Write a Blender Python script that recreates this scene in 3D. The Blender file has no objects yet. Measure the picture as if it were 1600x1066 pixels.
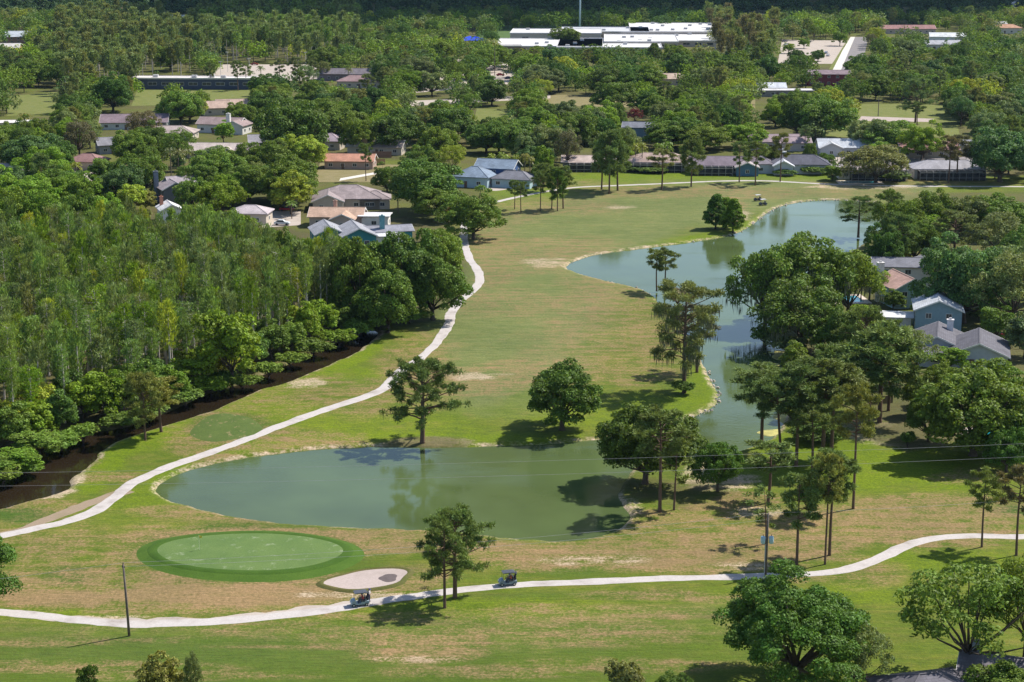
import bpy, bmesh, math, random
import numpy as np
from mathutils import Vector, Matrix, geometry
sc = bpy.context.scene
COL = sc.collection
R = math.radians

# ------------------------------------------------------------------ camera, light
F, CU, CV, VH, H = 2800.0, 800.0, 533.0, -140.0, 88.0      # focal in photo pixels, centre, horizon row, height
PITCH = math.atan((CV - VH) / F)
cam = bpy.data.cameras.new('camera'); cam.lens = F / 1600 * 36; cam.sensor_width = 36; cam.sensor_fit = 'HORIZONTAL'
cam.clip_start = 1; cam.clip_end = 30000
co = bpy.data.objects.new('camera', cam); COL.objects.link(co)
co.location = (0, 0, H); co.rotation_euler = (math.pi / 2 - PITCH, 0, 0); sc.camera = co
SUN_EL, SUN_AZ = 52.0, 61.6
world = bpy.data.worlds.new('World'); sc.world = world; world.use_nodes = True
wn = world.node_tree
sky = wn.nodes.new('ShaderNodeTexSky'); sky.sky_type = 'NISHITA'; sky.sun_disc = False
sky.sun_elevation = R(SUN_EL); sky.sun_rotation = R(SUN_AZ); sky.air_density = 1.0; sky.dust_density = 0.6; sky.ozone_density = 1.3
wn.links.new(sky.outputs[0], wn.nodes['Background'].inputs[0]); wn.nodes['Background'].inputs[1].default_value = 0.118
sl = bpy.data.lights.new('sun', 'SUN'); sl.energy = 5.0; sl.angle = R(0.55); sl.color = (1.0, 0.95, 0.87)
so = bpy.data.objects.new('sun', sl); COL.objects.link(so)
SUNV = Vector((math.sin(R(SUN_AZ)) * math.cos(R(SUN_EL)), math.cos(R(SUN_AZ)) * math.cos(R(SUN_EL)), math.sin(R(SUN_EL))))
so.rotation_euler = SUNV.to_track_quat('Z', 'Y').to_euler(); so.location = (0, 0, 200)
vs = sc.view_settings; vs.view_transform = 'Standard'; vs.look = 'None'; vs.gamma = 1; vs.use_curve_mapping = False; vs.exposure = 0.46
sc.render.engine = 'CYCLES'
cy = sc.cycles; cy.use_denoising = True; cy.max_bounces = 6; cy.diffuse_bounces = 2; cy.glossy_bounces = 2; cy.transmission_bounces = 3
cy.transparent_max_bounces = 8; cy.volume_bounces = 0; cy.sample_clamp_indirect = 6

# ------------------------------------------------------------------ helpers
cp, sp = math.cos(PITCH), math.sin(PITCH)
def G(u, v, z=0.0):                                         # photo pixel -> ground point
    x, y = (u - CU) / F, (CV - v) / F
    dz = y * cp - sp
    t = (z - H) / dz
    return Vector((x * t, (y * sp + cp) * t, z))
def PX(x, y, z=0.0):                                        # world -> photo pixel, depth
    dep = y * cp - (z - H) * sp
    up = y * sp + (z - H) * cp
    return CU + F * x / dep, CV - F * up / dep, dep
def S(u, v):                                                # pixels per metre at a ground pixel
    g = G(u, v); return F / PX(g.x, g.y)[2]
def DEP(v): return PITCH + math.atan((v - CV) / F)          # depression angle of a row
rnd = random.Random(7)
def setp(o, label=None, cat=None, group=None, kind=None):
    if label: o['label'] = label
    if cat: o['category'] = cat
    if group: o['group'] = group
    if kind: o['kind'] = kind
    return o
def link(o, parent=None):
    COL.objects.link(o)
    if parent is not None: o.parent = parent
    return o
def empty(name, loc, rz=0.0, label=None, cat=None, group=None):
    o = bpy.data.objects.new(name, None); link(o); o.location = loc; o.rotation_euler = (0, 0, rz)
    o.empty_display_size = .2
    return setp(o, label, cat, group)
def quads_mesh(name, V, Q, mat, smooth=False, attr=None):
    me = bpy.data.meshes.new(name)
    V = np.asarray(V, dtype=np.float32); Q = np.asarray(Q, dtype=np.int32)
    me.vertices.add(len(V)); me.vertices.foreach_set('co', V.ravel())
    me.loops.add(Q.size); me.loops.foreach_set('vertex_index', Q.ravel())
    me.polygons.add(len(Q)); me.polygons.foreach_set('loop_start', np.arange(0, Q.size, Q.shape[1], dtype=np.int32))
    if smooth: me.polygons.foreach_set('use_smooth', np.ones(len(Q), dtype=bool))
    me.update(calc_edges=True)
    if attr is not None:
        a = me.attributes.new('vary', 'FLOAT', 'FACE'); a.data.foreach_set('value', np.asarray(attr, dtype=np.float32))
    me.materials.append(mat)
    return me
class MB:
    def __init__(s): s.v = []; s.f = []
    def add(s, V, Fc):
        n = len(s.v); s.v += [tuple(p) for p in V]; s.f += [tuple(i + n for i in f) for f in Fc]; return s
    def box(s, x0, x1, y0, y1, z0, z1):
        return s.add([(x0,y0,z0),(x1,y0,z0),(x1,y1,z0),(x0,y1,z0),(x0,y0,z1),(x1,y0,z1),(x1,y1,z1),(x0,y1,z1)],
                     [(0,3,2,1),(4,5,6,7),(0,1,5,4),(1,2,6,5),(2,3,7,6),(3,0,4,7)])
    def prism(s, prof, x0, x1, axis='x'):                   # profile (a,z) counter-clockwise, extruded
        n = len(prof)
        if axis == 'x': V = [(x0, a, z) for a, z in prof] + [(x1, a, z) for a, z in prof]
        else: V = [(a, x0, z) for a, z in prof] + [(a, x1, z) for a, z in prof]
        Fc = [tuple(range(n - 1, -1, -1)), tuple(range(n, 2 * n))] + [(i, (i + 1) % n, n + (i + 1) % n, n + i) for i in range(n)]
        return s.add(V, Fc)
    def tube(s, pts, rad, k=6, cap=True):
        pts = [Vector(p) for p in pts]; V = []; Fc = []
        for i, p in enumerate(pts):
            d = (pts[min(i + 1, len(pts) - 1)] - pts[max(i - 1, 0)]).normalized()
            a = d.orthogonal().normalized() if abs(d.z) > .99 else Vector((0, 0, 1)).cross(d).normalized()
            b = d.cross(a); r = rad[i] if hasattr(rad, '__len__') else rad
            for j in range(k):
                t = 2 * math.pi * j / k; V.append(p + a * (r * math.cos(t)) + b * (r * math.sin(t)))
        for i in range(len(pts) - 1):
            for j in range(k):
                Fc.append((i * k + j, i * k + (j + 1) % k, (i + 1) * k + (j + 1) % k, (i + 1) * k + j))
        if cap: Fc += [tuple(range(k - 1, -1, -1)), tuple(range((len(pts) - 1) * k, len(pts) * k))]
        return s.add(V, Fc)
    def mesh(s, name, mat, smooth=False):
        me = bpy.data.meshes.new(name); me.from_pydata(s.v, [], s.f); me.update()
        if smooth: me.polygons.foreach_set('use_smooth', [True] * len(me.polygons))
        me.materials.append(mat); return me
    def build(s, name, mat, parent=None, smooth=False):
        return link(bpy.data.objects.new(name, s.mesh(name, mat, smooth)), parent)

# ------------------------------------------------------------------ materials
def newmat(name):
    m = bpy.data.materials.new(name); m.use_nodes = True
    return m, m.node_tree, m.node_tree.nodes['Principled BSDF']
def nd(nt, typ, **kw):
    n = nt.nodes.new('ShaderNode' + typ)
    for k, v in kw.items():
        if k.startswith('i_'):
            n.inputs[k[2:].replace('_', ' ')].default_value = v
        else: setattr(n, k, v)
    return n
def mixc(nt, fac, a, b, blend='MIX'):
    n = nt.nodes.new('ShaderNodeMix'); n.data_type = 'RGBA'; n.blend_type = blend; n.clamp_factor = True
    for s_, x in ((n.inputs[0], fac), (n.inputs[6], a), (n.inputs[7], b)):
        if hasattr(x, 'is_linked'): nt.links.new(x, s_)
        elif isinstance(x, (int, float)): s_.default_value = x
        else: s_.default_value = (*x[:3], 1)
    return n.outputs[2]
def mth(nt, op, a, b=None, clamp=False):
    n = nt.nodes.new('ShaderNodeMath'); n.operation = op; n.use_clamp = clamp
    for s_, x in ((n.inputs[0], a), (n.inputs[1], b)):
        if x is None: continue
        if hasattr(x, 'is_linked'): nt.links.new(x, s_)
        else: s_.default_value = x
    return n.outputs[0]
def noise(nt, vec, scale, detail=3, rough=.55, w=None):
    n = nt.nodes.new('ShaderNodeTexNoise'); n.inputs['Scale'].default_value = scale; n.inputs['Detail'].default_value = detail
    n.inputs['Roughness'].default_value = rough
    if vec is not None: nt.links.new(vec, n.inputs['Vector'])
    return n.outputs['Fac']
def ramp(nt, fac, a, b):
    n = nt.nodes.new('ShaderNodeMapRange'); n.inputs[1].default_value = a; n.inputs[2].default_value = b
    nt.links.new(fac, n.inputs[0]); return n.outputs[0]
def bump(nt, bs, h, strength, dist):
    n = nt.nodes.new('ShaderNodeBump'); n.inputs['Strength'].default_value = strength; n.inputs['Distance'].default_value = dist
    nt.links.new(h, n.inputs['Height']); nt.links.new(n.outputs[0], bs.inputs['Normal'])
def plain(name, col, rough=.6, var=.25, scale=1.5, metal=0.0, spec=.3, bmp=0.0):
    m, nt, b = newmat(name); tc = nt.nodes.new('ShaderNodeTexCoord')
    n1 = noise(nt, tc.outputs['Object'], scale, 4); n2 = noise(nt, tc.outputs['Object'], scale * 7, 2)
    f = mth(nt, 'ADD', mth(nt, 'MULTIPLY', n1, .7), mth(nt, 'MULTIPLY', n2, .3))
    f = ramp(nt, f, .3, .7)
    c = mixc(nt, f, [x * (1 - var) for x in col], [min(1, x * (1 + var * .7)) for x in col])
    nt.links.new(c, b.inputs['Base Color']); b.inputs['Roughness'].default_value = rough
    b.inputs['Metallic'].default_value = metal; b.inputs['Specular IOR Level'].default_value = spec
    if bmp: bump(nt, b, n2, bmp, .05)
    return m
_pc = {}
def P(name, col, **kw):
    k = (name, tuple(col))
    if k not in _pc: _pc[k] = plain(name, col, **kw)
    return _pc[k]
def roofmat(name, col):
    k = ('roof', tuple(col))
    if k in _pc: return _pc[k]
    m, nt, b = newmat(name); tc = nt.nodes.new('ShaderNodeTexCoord')
    sep = nt.nodes.new('ShaderNodeSeparateXYZ'); nt.links.new(tc.outputs['Object'], sep.inputs[0])
    br = nt.nodes.new('ShaderNodeTexBrick'); nt.links.new(tc.outputs['Object'], br.inputs['Vector'])
    br.inputs['Scale'].default_value = 1.0; br.inputs['Brick Width'].default_value = .9; br.inputs['Row Height'].default_value = .4
    br.inputs['Mortar Size'].default_value = .02
    br.inputs['Color1'].default_value = (*[x * .86 for x in col], 1); br.inputs['Color2'].default_value = (*[min(1, x * 1.12) for x in col], 1)
    br.inputs['Mortar'].default_value = (*[x * .6 for x in col], 1)
    n1 = noise(nt, tc.outputs['Object'], .35, 5, .65)
    c = mixc(nt, ramp(nt, n1, .42, .68), br.outputs['Color'], [x * .62 for x in col])
    mp = nt.nodes.new('ShaderNodeMapping'); mp.inputs['Scale'].default_value = (2.2, .25, .25); nt.links.new(tc.outputs['Object'], mp.inputs[0])
    n2 = noise(nt, mp.outputs[0], 1.0, 4)
    c = mixc(nt, mth(nt, 'MULTIPLY', ramp(nt, n2, .5, .75), .45), c, [x * .55 for x in col])
    nt.links.new(c, b.inputs['Base Color']); b.inputs['Roughness'].default_value = .8; b.inputs['Specular IOR Level'].default_value = .25
    bump(nt, b, br.outputs['Fac'], .4, .03)
    _pc[k] = m; return m
def foliage(name, trans=.35, rough=.55, spec=.3, own=False):
    m, nt, b = newmat(name); out = nt.nodes['Material Output']
    oi = nt.nodes.new('ShaderNodeObjectInfo'); at = nt.nodes.new('ShaderNodeAttribute'); at.attribute_name = 'vary'
    tc = nt.nodes.new('ShaderNodeTexCoord')
    n1 = noise(nt, tc.outputs['Object'], .35, 2)
    k = mth(nt, 'ADD', mth(nt, 'MULTIPLY', at.outputs['Fac'], .75), mth(nt, 'MULTIPLY', ramp(nt, n1, .3, .7), .45))
    k = mth(nt, 'ADD', k, .42)
    c = oi.outputs['Color']
    if own: c = nd(nt, 'Attribute', attribute_name='tint').outputs['Color']
    hsv = nt.nodes.new('ShaderNodeHueSaturation'); nt.links.new(c, hsv.inputs['Color']); nt.links.new(k, hsv.inputs['Value'])
    nt.links.new(mth(nt, 'ADD', mth(nt, 'MULTIPLY', n1, .05), .475), hsv.inputs['Hue'])
    nt.links.new(hsv.outputs[0], b.inputs['Base Color']); b.inputs['Roughness'].default_value = rough; b.inputs['Specular IOR Level'].default_value = spec
    tr = nt.nodes.new('ShaderNodeBsdfTranslucent')
    nt.links.new(mixc(nt, 1.0, hsv.outputs[0], (1.35, 1.25, .6), 'MULTIPLY'), tr.inputs[0])
    mx = nt.nodes.new('ShaderNodeMixShader'); mx.inputs[0].default_value = trans
    nt.links.new(b.outputs[0], mx.inputs[1]); nt.links.new(tr.outputs[0], mx.inputs[2]); nt.links.new(mx.outputs[0], out.inputs[0])
    return m
M_LEAF = foliage('broad_leaves', .28, .55, .16)
M_FAR = foliage('far_leaves', .28, .6, .12, True)
M_NEEDLE = foliage('pine_needles', .22, .6, .12)
M_CYP = foliage('cypress_feathers', .36, .7, .08)
M_PALM = foliage('palm_fronds', .25, .4, .45)
M_MOSS = plain('hanging_moss', (.16, .17, .11), .9, .3)
M_BARK = plain('oak_bark', (.10, .075, .055), .9, .4, 3, bmp=.4)
M_PBARK = plain('pine_bark', (.15, .095, .065), .9, .4, 4, bmp=.4)
M_CBARK = plain('cypress_bark', (.50, .45, .41), .9, .35, 4, bmp=.3)
M_PTRUNK = plain('palm_bark', (.2, .16, .12), .9, .3, 4)

# ------------------------------------------------------------------ outlines taken off the photo (pixels)
LAKE = [(242,769),(250,758),(272,744),(314,730),(364,719),(432,709),(520,700),(600,698),(660,700),(720,699),(780,697),(850,696),(905,690),(950,686),(1010,672),(1060,660),(1085,652),(1108,641),(1123,627),(1121,610),(1110,594),(1100,572),(1090,548),(1072,522),(1048,498),(1032,478),(1018,458),(985,448),(940,438),(905,429),(884,420),(890,411),(915,402),(950,395),(1000,389),(1050,383),(1090,377),(1130,371),(1160,362),(1180,348),(1195,335),(1215,324),(1240,317),(1280,313),(1320,313),(1350,315),(1375,318),(1388,335),(1375,362),(1345,385),(1300,410),(1250,440),(1222,480),(1212,515),(1222,540),(1245,560),(1262,585),(1258,605),(1243,622),(1238,642),(1222,662),(1212,684),(1190,694),(1164,703),(1130,714),(1080,716),(1030,714),(1000,722),(978,745),(966,770),(972,790),(984,806),(970,826),(932,842),(880,848),(820,845),(760,838),(700,832),(640,828),(560,826),(480,822),(420,817),(360,808),(310,797),(265,783)]
DITCH = [(592,522),(578,535),(555,552),(500,577),(440,602),(400,611),(340,641),(300,652),(230,675),(185,690),(160,703),(150,716),(133,736),(105,748),(112,764),(78,775),(50,783),(0,797),(-90,815),(-110,790),(-60,775),(0,752),(40,736),(68,718),(58,702),(92,697),(134,677),(192,670),(242,653),(292,631),(332,614),(382,599),(432,577),(482,557),(527,537),(560,518),(580,515)]
WATER_Z = -0.45
def wpoly(px, z=0.0): return np.array([[*G(u, v, z)[:2]] for u, v in px])
def smooth_closed(P_, n=3):
    P_ = np.asarray(P_)
    for _ in range(n):
        Q = .75 * P_ + .25 * np.roll(P_, -1, 0); W = .25 * P_ + .75 * np.roll(P_, -1, 0)
        P_ = np.stack([Q, W], 1).reshape(-1, 2)
    return P_
LAKE_W = smooth_closed(wpoly(LAKE, WATER_Z), 1); DITCH_W = smooth_closed(wpoly(DITCH, WATER_Z), 1)
def sdist(X, Y, poly):                                      # signed distance, negative inside
    d = np.full(X.shape, 1e9); ins = np.zeros(X.shape, bool)
    n = len(poly)
    for i in range(n):
        ax, ay = poly[i]; bx, by = poly[(i + 1) % n]
        ex, ey = bx - ax, by - ay; L = ex * ex + ey * ey + 1e-9
        t = np.clip(((X - ax) * ex + (Y - ay) * ey) / L, 0, 1)
        d = np.minimum(d, (X - ax - t * ex) ** 2 + (Y - ay - t * ey) ** 2)
        c = ((ay > Y) != (by > Y)) & (X < (bx - ax) * (Y - ay) / (by - ay + 1e-12) + ax)
        ins ^= c
    d = np.sqrt(d); return np.where(ins, -d, d)
def vnoise(X, Y, sc_, seed=0):                              # cheap smooth value noise for masks
    x = X / sc_ + seed * 17.3; y = Y / sc_ + seed * 9.1
    xi = np.floor(x); yi = np.floor(y); fx = x - xi; fy = y - yi
    fx = fx * fx * (3 - 2 * fx); fy = fy * fy * (3 - 2 * fy)
    h = lambda a, b: np.modf(np.abs(np.sin(a * 127.1 + b * 311.7 + seed) * 43758.5453))[0]
    return (h(xi, yi) * (1 - fx) + h(xi + 1, yi) * fx) * (1 - fy) + (h(xi, yi + 1) * (1 - fx) + h(xi + 1, yi + 1) * fx) * fy
WOOD = [(-300,800),(-300,330),(120,325),(330,322),(420,338),(500,370),(560,345),(640,335),(715,370),(728,430),(700,480),(668,500),(600,508),(540,520),(440,565),(330,602),(240,645),(130,668),(60,700),(40,735),(0,752)]
COURSE = [(-200,1300),(1900,1300),(1900,880),(1640,770),(1500,700),(1330,660),(1180,560),(1180,420),(1340,330),(1420,300),(1700,296),(1700,276),(1330,278),(1200,272),(1060,270),(900,262),(790,290),(760,320),(735,345),(728,430),(700,480),(668,500),(600,515),(400,611),(160,703),(0,797),(-200,830)]

# ------------------------------------------------------------------ ground
def ground():
    ys = np.concatenate([[5, 60, 110, 135], np.exp(np.linspace(math.log(150), math.log(2000), 800)), [2600, 4500, 9000, 16000]])
    ts = np.concatenate([[-10, -3, -1, -.6], np.linspace(-.37, .37, 440), [.6, 1, 3, 10]])
    T, Y = np.meshgrid(ts, ys); X = T * np.maximum(Y, 150)
    Z = np.zeros_like(X)
    sdl = np.full(X.shape, 50.0); sdd = np.full(X.shape, 50.0)
    box = (Y > 190) & (Y < 640) & (np.abs(T) < .4)
    sdl[box] = sdist(X[box], Y[box], LAKE_W); sdd[box] = sdist(X[box], Y[box], DITCH_W)
    wob = (vnoise(X, Y, 3.1, 3) - .5) * 1.0 + (vnoise(X, Y, 1.3, 5) - .5) * .5
    sd = np.minimum(sdl, sdd)
    k = np.clip((sd + wob * .6 + 2.2) / 3.4, 0, 1); k = k * k * (3 - 2 * k)
    Z = -1.7 * (1 - k)
    # masks in pixel coordinates of the ground points
    U, V, _ = PX(X, np.maximum(Y, 100), 0)
    z0 = np.zeros_like(X)
    m = {c: z0.copy() for c in ('dry', 'lush', 'fair', 'dirt', 'deep', 'wood')}
    n1 = vnoise(X, Y, 14, 1); n2 = vnoise(X, Y, 5, 2); n3 = vnoise(X, Y, 1.7, 4)
    nn = (n1 * .5 + n2 * .3 + n3 * .2 - .5)
    def ell(ch, u, v, ru, rv, s=1.0, rough=1.0, rot=0.0, soft=.5):
        du, dv = (U - u), (V - v)
        if rot: c_, s_ = math.cos(R(rot)), math.sin(R(rot)); du, dv = du * c_ + dv * s_, -du * s_ + dv * c_
        d = np.sqrt((du / ru) ** 2 + (dv / rv) ** 2) + nn * 1.3 * rough
        m[ch] = np.maximum(m[ch], s * np.clip((1 - d) / soft + .5, 0, 1))
    def band(ch, pts, wpx, s=1.0, rough=1.0, soft=.6):
        d = np.full(X.shape, 1e9)
        for (a, b), (c, e), w0, w1 in zip(pts[:-1], pts[1:], wpx[:-1], wpx[1:]):
            ex, ey = c - a, e - b; t = np.clip(((U - a) * ex + (V - b) * ey) / (ex * ex + ey * ey), 0, 1)
            d = np.minimum(d, np.hypot(U - a - t * ex, V - b - t * ey) / (w0 + (w1 - w0) * t))
        d = d + nn * 1.3 * rough
        m[ch] = np.maximum(m[ch], s * np.clip((1 - d) / soft + .5, 0, 1))
    # mown fairway from the far end to the near bank
    band('fair', [(1450,300),(1250,300),(1050,325),(900,370),(840,440),(790,520),(760,590)], [14,20,40,70,130,120,60], 1, .4)
    band('fair', [(-100,1000),(400,1010),(900,980),(1200,960)], [30,34,30,26], .25, 1)
    # bare and dry turf
    for a in [(850,400,150,24,.65),(960,470,110,40,.7),(800,470,90,26,.5),(950,530,120,50,.55),(860,585,160,22,.75),(720,600,120,22,.8),(650,560,60,50,.7),(560,620,140,26,.6),(430,690,120,16,.6),(330,690,70,40,.6),(500,600,60,18,.7),
              (770,400,30,60,.75),(775,340,60,18,.5),(900,325,120,8,.6),(1040,300,140,9,.7),(1150,300,120,10,.7),(1000,580,60,26,.7),(1005,520,22,60,.8),(1280,300,150,8,.5),(1140,330,30,22,.8),
              (230,860,90,40,.55),(150,905,80,30,.75),(60,920,90,30,.75),(400,935,260,22,.85),(560,860,60,14,.4),(700,855,180,14,.9),(900,870,180,26,.85),(1020,870,180,20,.95),(1180,860,160,34,.85),(1400,820,180,30,.8),(1500,800,120,24,.7),(1450,790,90,14,.7),
              (330,800,140,10,.6),(520,836,260,9,.9),(1000,808,140,16,.6),(1110,800,60,18,.7),(100,860,60,30,.6),(480,905,60,22,.8),(660,1000,110,14,.7),(930,960,200,16,.45),(1000,1000,160,10,.4),(300,950,200,12,.7),(1350,900,60,20,.4),(1000,930,120,8,.5),(250,1000,200,6,.3),(120,720,40,8,.5),(170,745,60,10,.6),(360,630,60,30,.4),(1160,780,60,12,.6),(900,290,60,8,.5),(830,318,80,10,.5),(1420,285,150,5,.7),(60,790,60,10,.5),(150,1042,220,9,.5),(950,986,200,14,.5),(1000,1040,170,12,.42),(860,952,130,10,.42),(300,1056,160,7,.45),(480,1010,160,4,.5),(760,1050,160,9,.42),(650,1021,90,14,.9),(155,898,34,20,.9),(1150,935,90,7,.7),(60,1005,120,5,.5)]:
        ell('dry', *a[:4], s=a[4] * (.56 if a[1] < 640 else .8))
    for a in [(640,905,70,20,.5),(1520,745,60,10,.5),(700,590,50,7,.8),(1240,905,60,8,.5),(200,880,300,60,.3),(600,980,500,30,.25),(1000,820,120,30,.4),(330,930,240,20,.95),(90,935,130,18,.95),(260,905,60,16,.7)]:
        ell('dry', *a[:4], s=a[4])
    # lush unmown edges
    band('lush', [(240,745),(330,705),(450,690),(600,685),(760,690),(900,682)], [10,10,12,12,12,12], .9, .7)
    band('lush', [(1120,640),(1100,600),(1060,640),(1000,650)], [22,26,26,20], .9, .7)
    band('lush', [(890,408),(1000,385),(1130,366),(1180,345),(1240,314)], [4,5,6,6,4], .8, .6)
    band('lush', [(590,540),(500,590),(400,622),(300,665),(180,700),(140,745),(180,720)], [10,14,14,18,22,24,20], .95, .7)
    band('lush', [(780,330),(880,300),(1000,272),(1100,276),(1300,278)], [18,20,10,8,7], .8, .9)
    for a in [(1380,720,180,36,.95),(1500,730,100,36,.9),(1280,700,100,26,.8),(1450,875,120,14,.8),(1330,930,80,20,.7),(700,950,300,22,.75),(100,960,200,12,.5),(450,985,300,22,.6),(800,620,120,30,.6),(720,640,120,24,.5),(640,660,150,24,.55),(450,640,80,14,.8),(540,590,60,18,.8),(900,650,100,20,.5),(1010,630,60,20,.7),(250,790,80,12,.6),(260,770,50,20,.7),(300,825,60,8,.5),(1150,740,60,20,.8),(980,790,50,10,.6),(200,985,120,10,.7),(170,630,100,30,.4),(30,720,60,20,.9),(590,255,60,12,.5),(800,300,40,10,.8),(1200,930,100,18,.5),(860,500,60,20,.35),(830,560,90,16,.4),(60,180,70,16,.7),(1100,1000,100,30,.3)]:
        ell('lush', *a[:4], s=a[4])
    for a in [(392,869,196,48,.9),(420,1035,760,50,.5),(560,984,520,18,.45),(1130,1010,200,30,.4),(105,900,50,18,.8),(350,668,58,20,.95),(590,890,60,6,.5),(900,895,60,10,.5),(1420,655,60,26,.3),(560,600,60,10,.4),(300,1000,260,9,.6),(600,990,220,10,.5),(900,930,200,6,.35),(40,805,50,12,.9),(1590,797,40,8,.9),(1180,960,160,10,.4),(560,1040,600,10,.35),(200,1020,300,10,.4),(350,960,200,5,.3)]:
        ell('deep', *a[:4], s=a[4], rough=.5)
    # bare soil and sand showing through
    for a in [(350,680,26,5,.7),(345,660,14,4,.7),(480,598,34,7,.75),(745,590,42,5,.8),(650,1030,60,4,.3),(1110,755,60,12,.7),(1085,740,30,14,.6),(985,790,30,16,.6),(115,742,16,12,.7),(80,768,30,8,.8),(920,875,70,8,.4),(1180,800,36,5,.4),(855,410,40,8,.45),(560,930,80,4,.6),(1420,670,90,22,.5),(1075,470,20,8,.5),(980,324,30,4,.5),(1150,335,26,8,.6),(1360,292,100,3,.5),(170,965,60,3,.5),(760,585,50,3,.6),(1190,885,50,7,.35),(670,690,50,5,.6),(1060,470,14,20,.6),(1090,540,10,20,.6)]:
        ell('dirt', *a[:4], s=a[4], rough=1.3)
    sh = np.clip(1 - np.abs(sdl - .3 + wob * .7) / .8, 0, 1) * (.12 + 1.0 * n2)
    m['dirt'] = np.maximum(m['dirt'], np.clip(sh, 0, .9))
    sh = np.clip(1 - np.abs(sdd - .4 + wob) / .9, 0, 1) * (.2 + .9 * n1)
    m['dirt'] = np.maximum(m['dirt'], np.clip(sh, 0, .8))
    fine = (Y > 150) & (Y < 900) & (np.abs(T) < .4)
    for poly in (WOOD,):
        sdw = np.full(X.shape, 50.0); sdw[fine] = sdist(X[fine], Y[fine], wpoly(poly))
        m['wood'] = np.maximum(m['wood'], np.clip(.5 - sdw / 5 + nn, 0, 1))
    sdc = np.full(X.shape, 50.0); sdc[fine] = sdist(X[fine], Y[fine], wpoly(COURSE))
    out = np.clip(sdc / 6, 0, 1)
    m['wood'] = np.maximum(m['wood'], out * np.clip(.72 + nn * 1.4, 0, .95))  # wood floor tone beyond the course, strengthened to paint in shade between trees
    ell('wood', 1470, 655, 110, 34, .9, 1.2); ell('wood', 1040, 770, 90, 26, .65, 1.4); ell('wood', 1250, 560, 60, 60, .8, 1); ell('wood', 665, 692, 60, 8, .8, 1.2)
    ny, nx = X.shape
    V3 = np.stack([X, Y, Z], -1).reshape(-1, 3)
    I = np.arange(ny * nx).reshape(ny, nx)
    Q = np.stack([I[:-1, :-1], I[:-1, 1:], I[1:, 1:], I[1:, :-1]], -1).reshape(-1, 4)
    mat, nt, b = newmat('turf')
    me = quads_mesh('ground', V3, Q, mat, True)
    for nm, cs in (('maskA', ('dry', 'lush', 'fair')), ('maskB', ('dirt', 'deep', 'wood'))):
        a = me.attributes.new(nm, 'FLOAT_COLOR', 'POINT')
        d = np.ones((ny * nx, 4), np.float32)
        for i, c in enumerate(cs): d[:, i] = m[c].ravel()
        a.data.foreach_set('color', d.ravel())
    geo = nt.nodes.new('ShaderNodeNewGeometry'); pos = geo.outputs['Position']
    a1 = nd(nt, 'Attribute', attribute_name='maskA'); a2 = nd(nt, 'Attribute', attribute_name='maskB')
    s1 = nd(nt, 'SeparateColor'); nt.links.new(a1.outputs['Color'], s1.inputs[0])
    s2 = nd(nt, 'SeparateColor'); nt.links.new(a2.outputs['Color'], s2.inputs[0])
    big = noise(nt, pos, .045, 4, .6); mid = noise(nt, pos, .35, 4, .65); fin = noise(nt, pos, 2.2, 4, .7); tin = noise(nt, pos, 7, 2, .7)
    # tractor and mower streaks run across the slope
    mp = nd(nt, 'Mapping'); nt.links.new(pos, mp.inputs[0]); mp.inputs['Scale'].default_value = (.08, .55, .3); mp.inputs['Rotation'].default_value = (0, 0, .12)
    strk = noise(nt, mp.outputs[0], 1.0, 4, .65)
    mp2 = nd(nt, 'Mapping'); nt.links.new(pos, mp2.inputs[0]); mp2.inputs['Scale'].default_value = (.35, 2.2, 1); mp2.inputs['Rotation'].default_value = (0, 0, .06)
    st2 = noise(nt, mp2.outputs[0], 1.0, 4, .7)
    def pert(mask, amt=.9):                                 # break mask edges up
        f = mth(nt, 'ADD', mth(nt, 'MULTIPLY', mth(nt, 'SUBTRACT', mid, .5), amt), mth(nt, 'MULTIPLY', mth(nt, 'SUBTRACT', fin, .5), amt * 1.2))
        f = mth(nt, 'ADD', f, mth(nt, 'MULTIPLY', mth(nt, 'SUBTRACT', strk, .5), amt))
        g = mth(nt, 'MULTIPLY', mask, mth(nt, 'SUBTRACT', 1.0, mask)); g = mth(nt, 'MULTIPLY', g, 4.0)
        return mth(nt, 'ADD', mask, mth(nt, 'MULTIPLY', f, g), True)
    c = mixc(nt, ramp(nt, mid, .3, .7), (.072, .115, .008), (.125, .155, .016))
    c = mixc(nt, mth(nt, 'MULTIPLY', ramp(nt, strk, .45, .75), .45), c, (.20, .155, .045))
    mot = noise(nt, pos, .17, 6, .72); flk = noise(nt, pos, .6, 5, .72)
    c = mixc(nt, pert(s1.outputs[1], 1.8), c, mixc(nt, fin, (.07, .13, .003), (.16, .205, .006)))
    c = mixc(nt, pert(s1.outputs[2], .4), c, mixc(nt, ramp(nt, strk, .3, .7), (.10, .135, .038), (.165, .178, .066)))
    c = mixc(nt, mth(nt, 'MULTIPLY', ramp(nt, mot, .54, .74), .4), c, mixc(nt, fin, (.17, .13, .04), (.27, .205, .08)))
    c = mixc(nt, mth(nt, 'MULTIPLY', ramp(nt, flk, .52, .72), .55), c, mixc(nt, fin, (.05, .09, .012), (.085, .125, .02)))
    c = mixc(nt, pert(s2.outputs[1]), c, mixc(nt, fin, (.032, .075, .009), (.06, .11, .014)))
    c = mixc(nt, pert(s1.outputs[0], 2.5), c, mixc(nt, fin, (.165, .115, .052), (.30, .205, .112)))
    c = mixc(nt, pert(s2.outputs[0], 2.6), c, mixc(nt, fin, (.30, .22, .15), (.52, .43, .33)))
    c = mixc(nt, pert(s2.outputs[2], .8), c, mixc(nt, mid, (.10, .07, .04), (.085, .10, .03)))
    gr = mth(nt, 'ADD', mth(nt, 'MULTIPLY', tin, .5), mth(nt, 'MULTIPLY', fin, .5))
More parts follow.
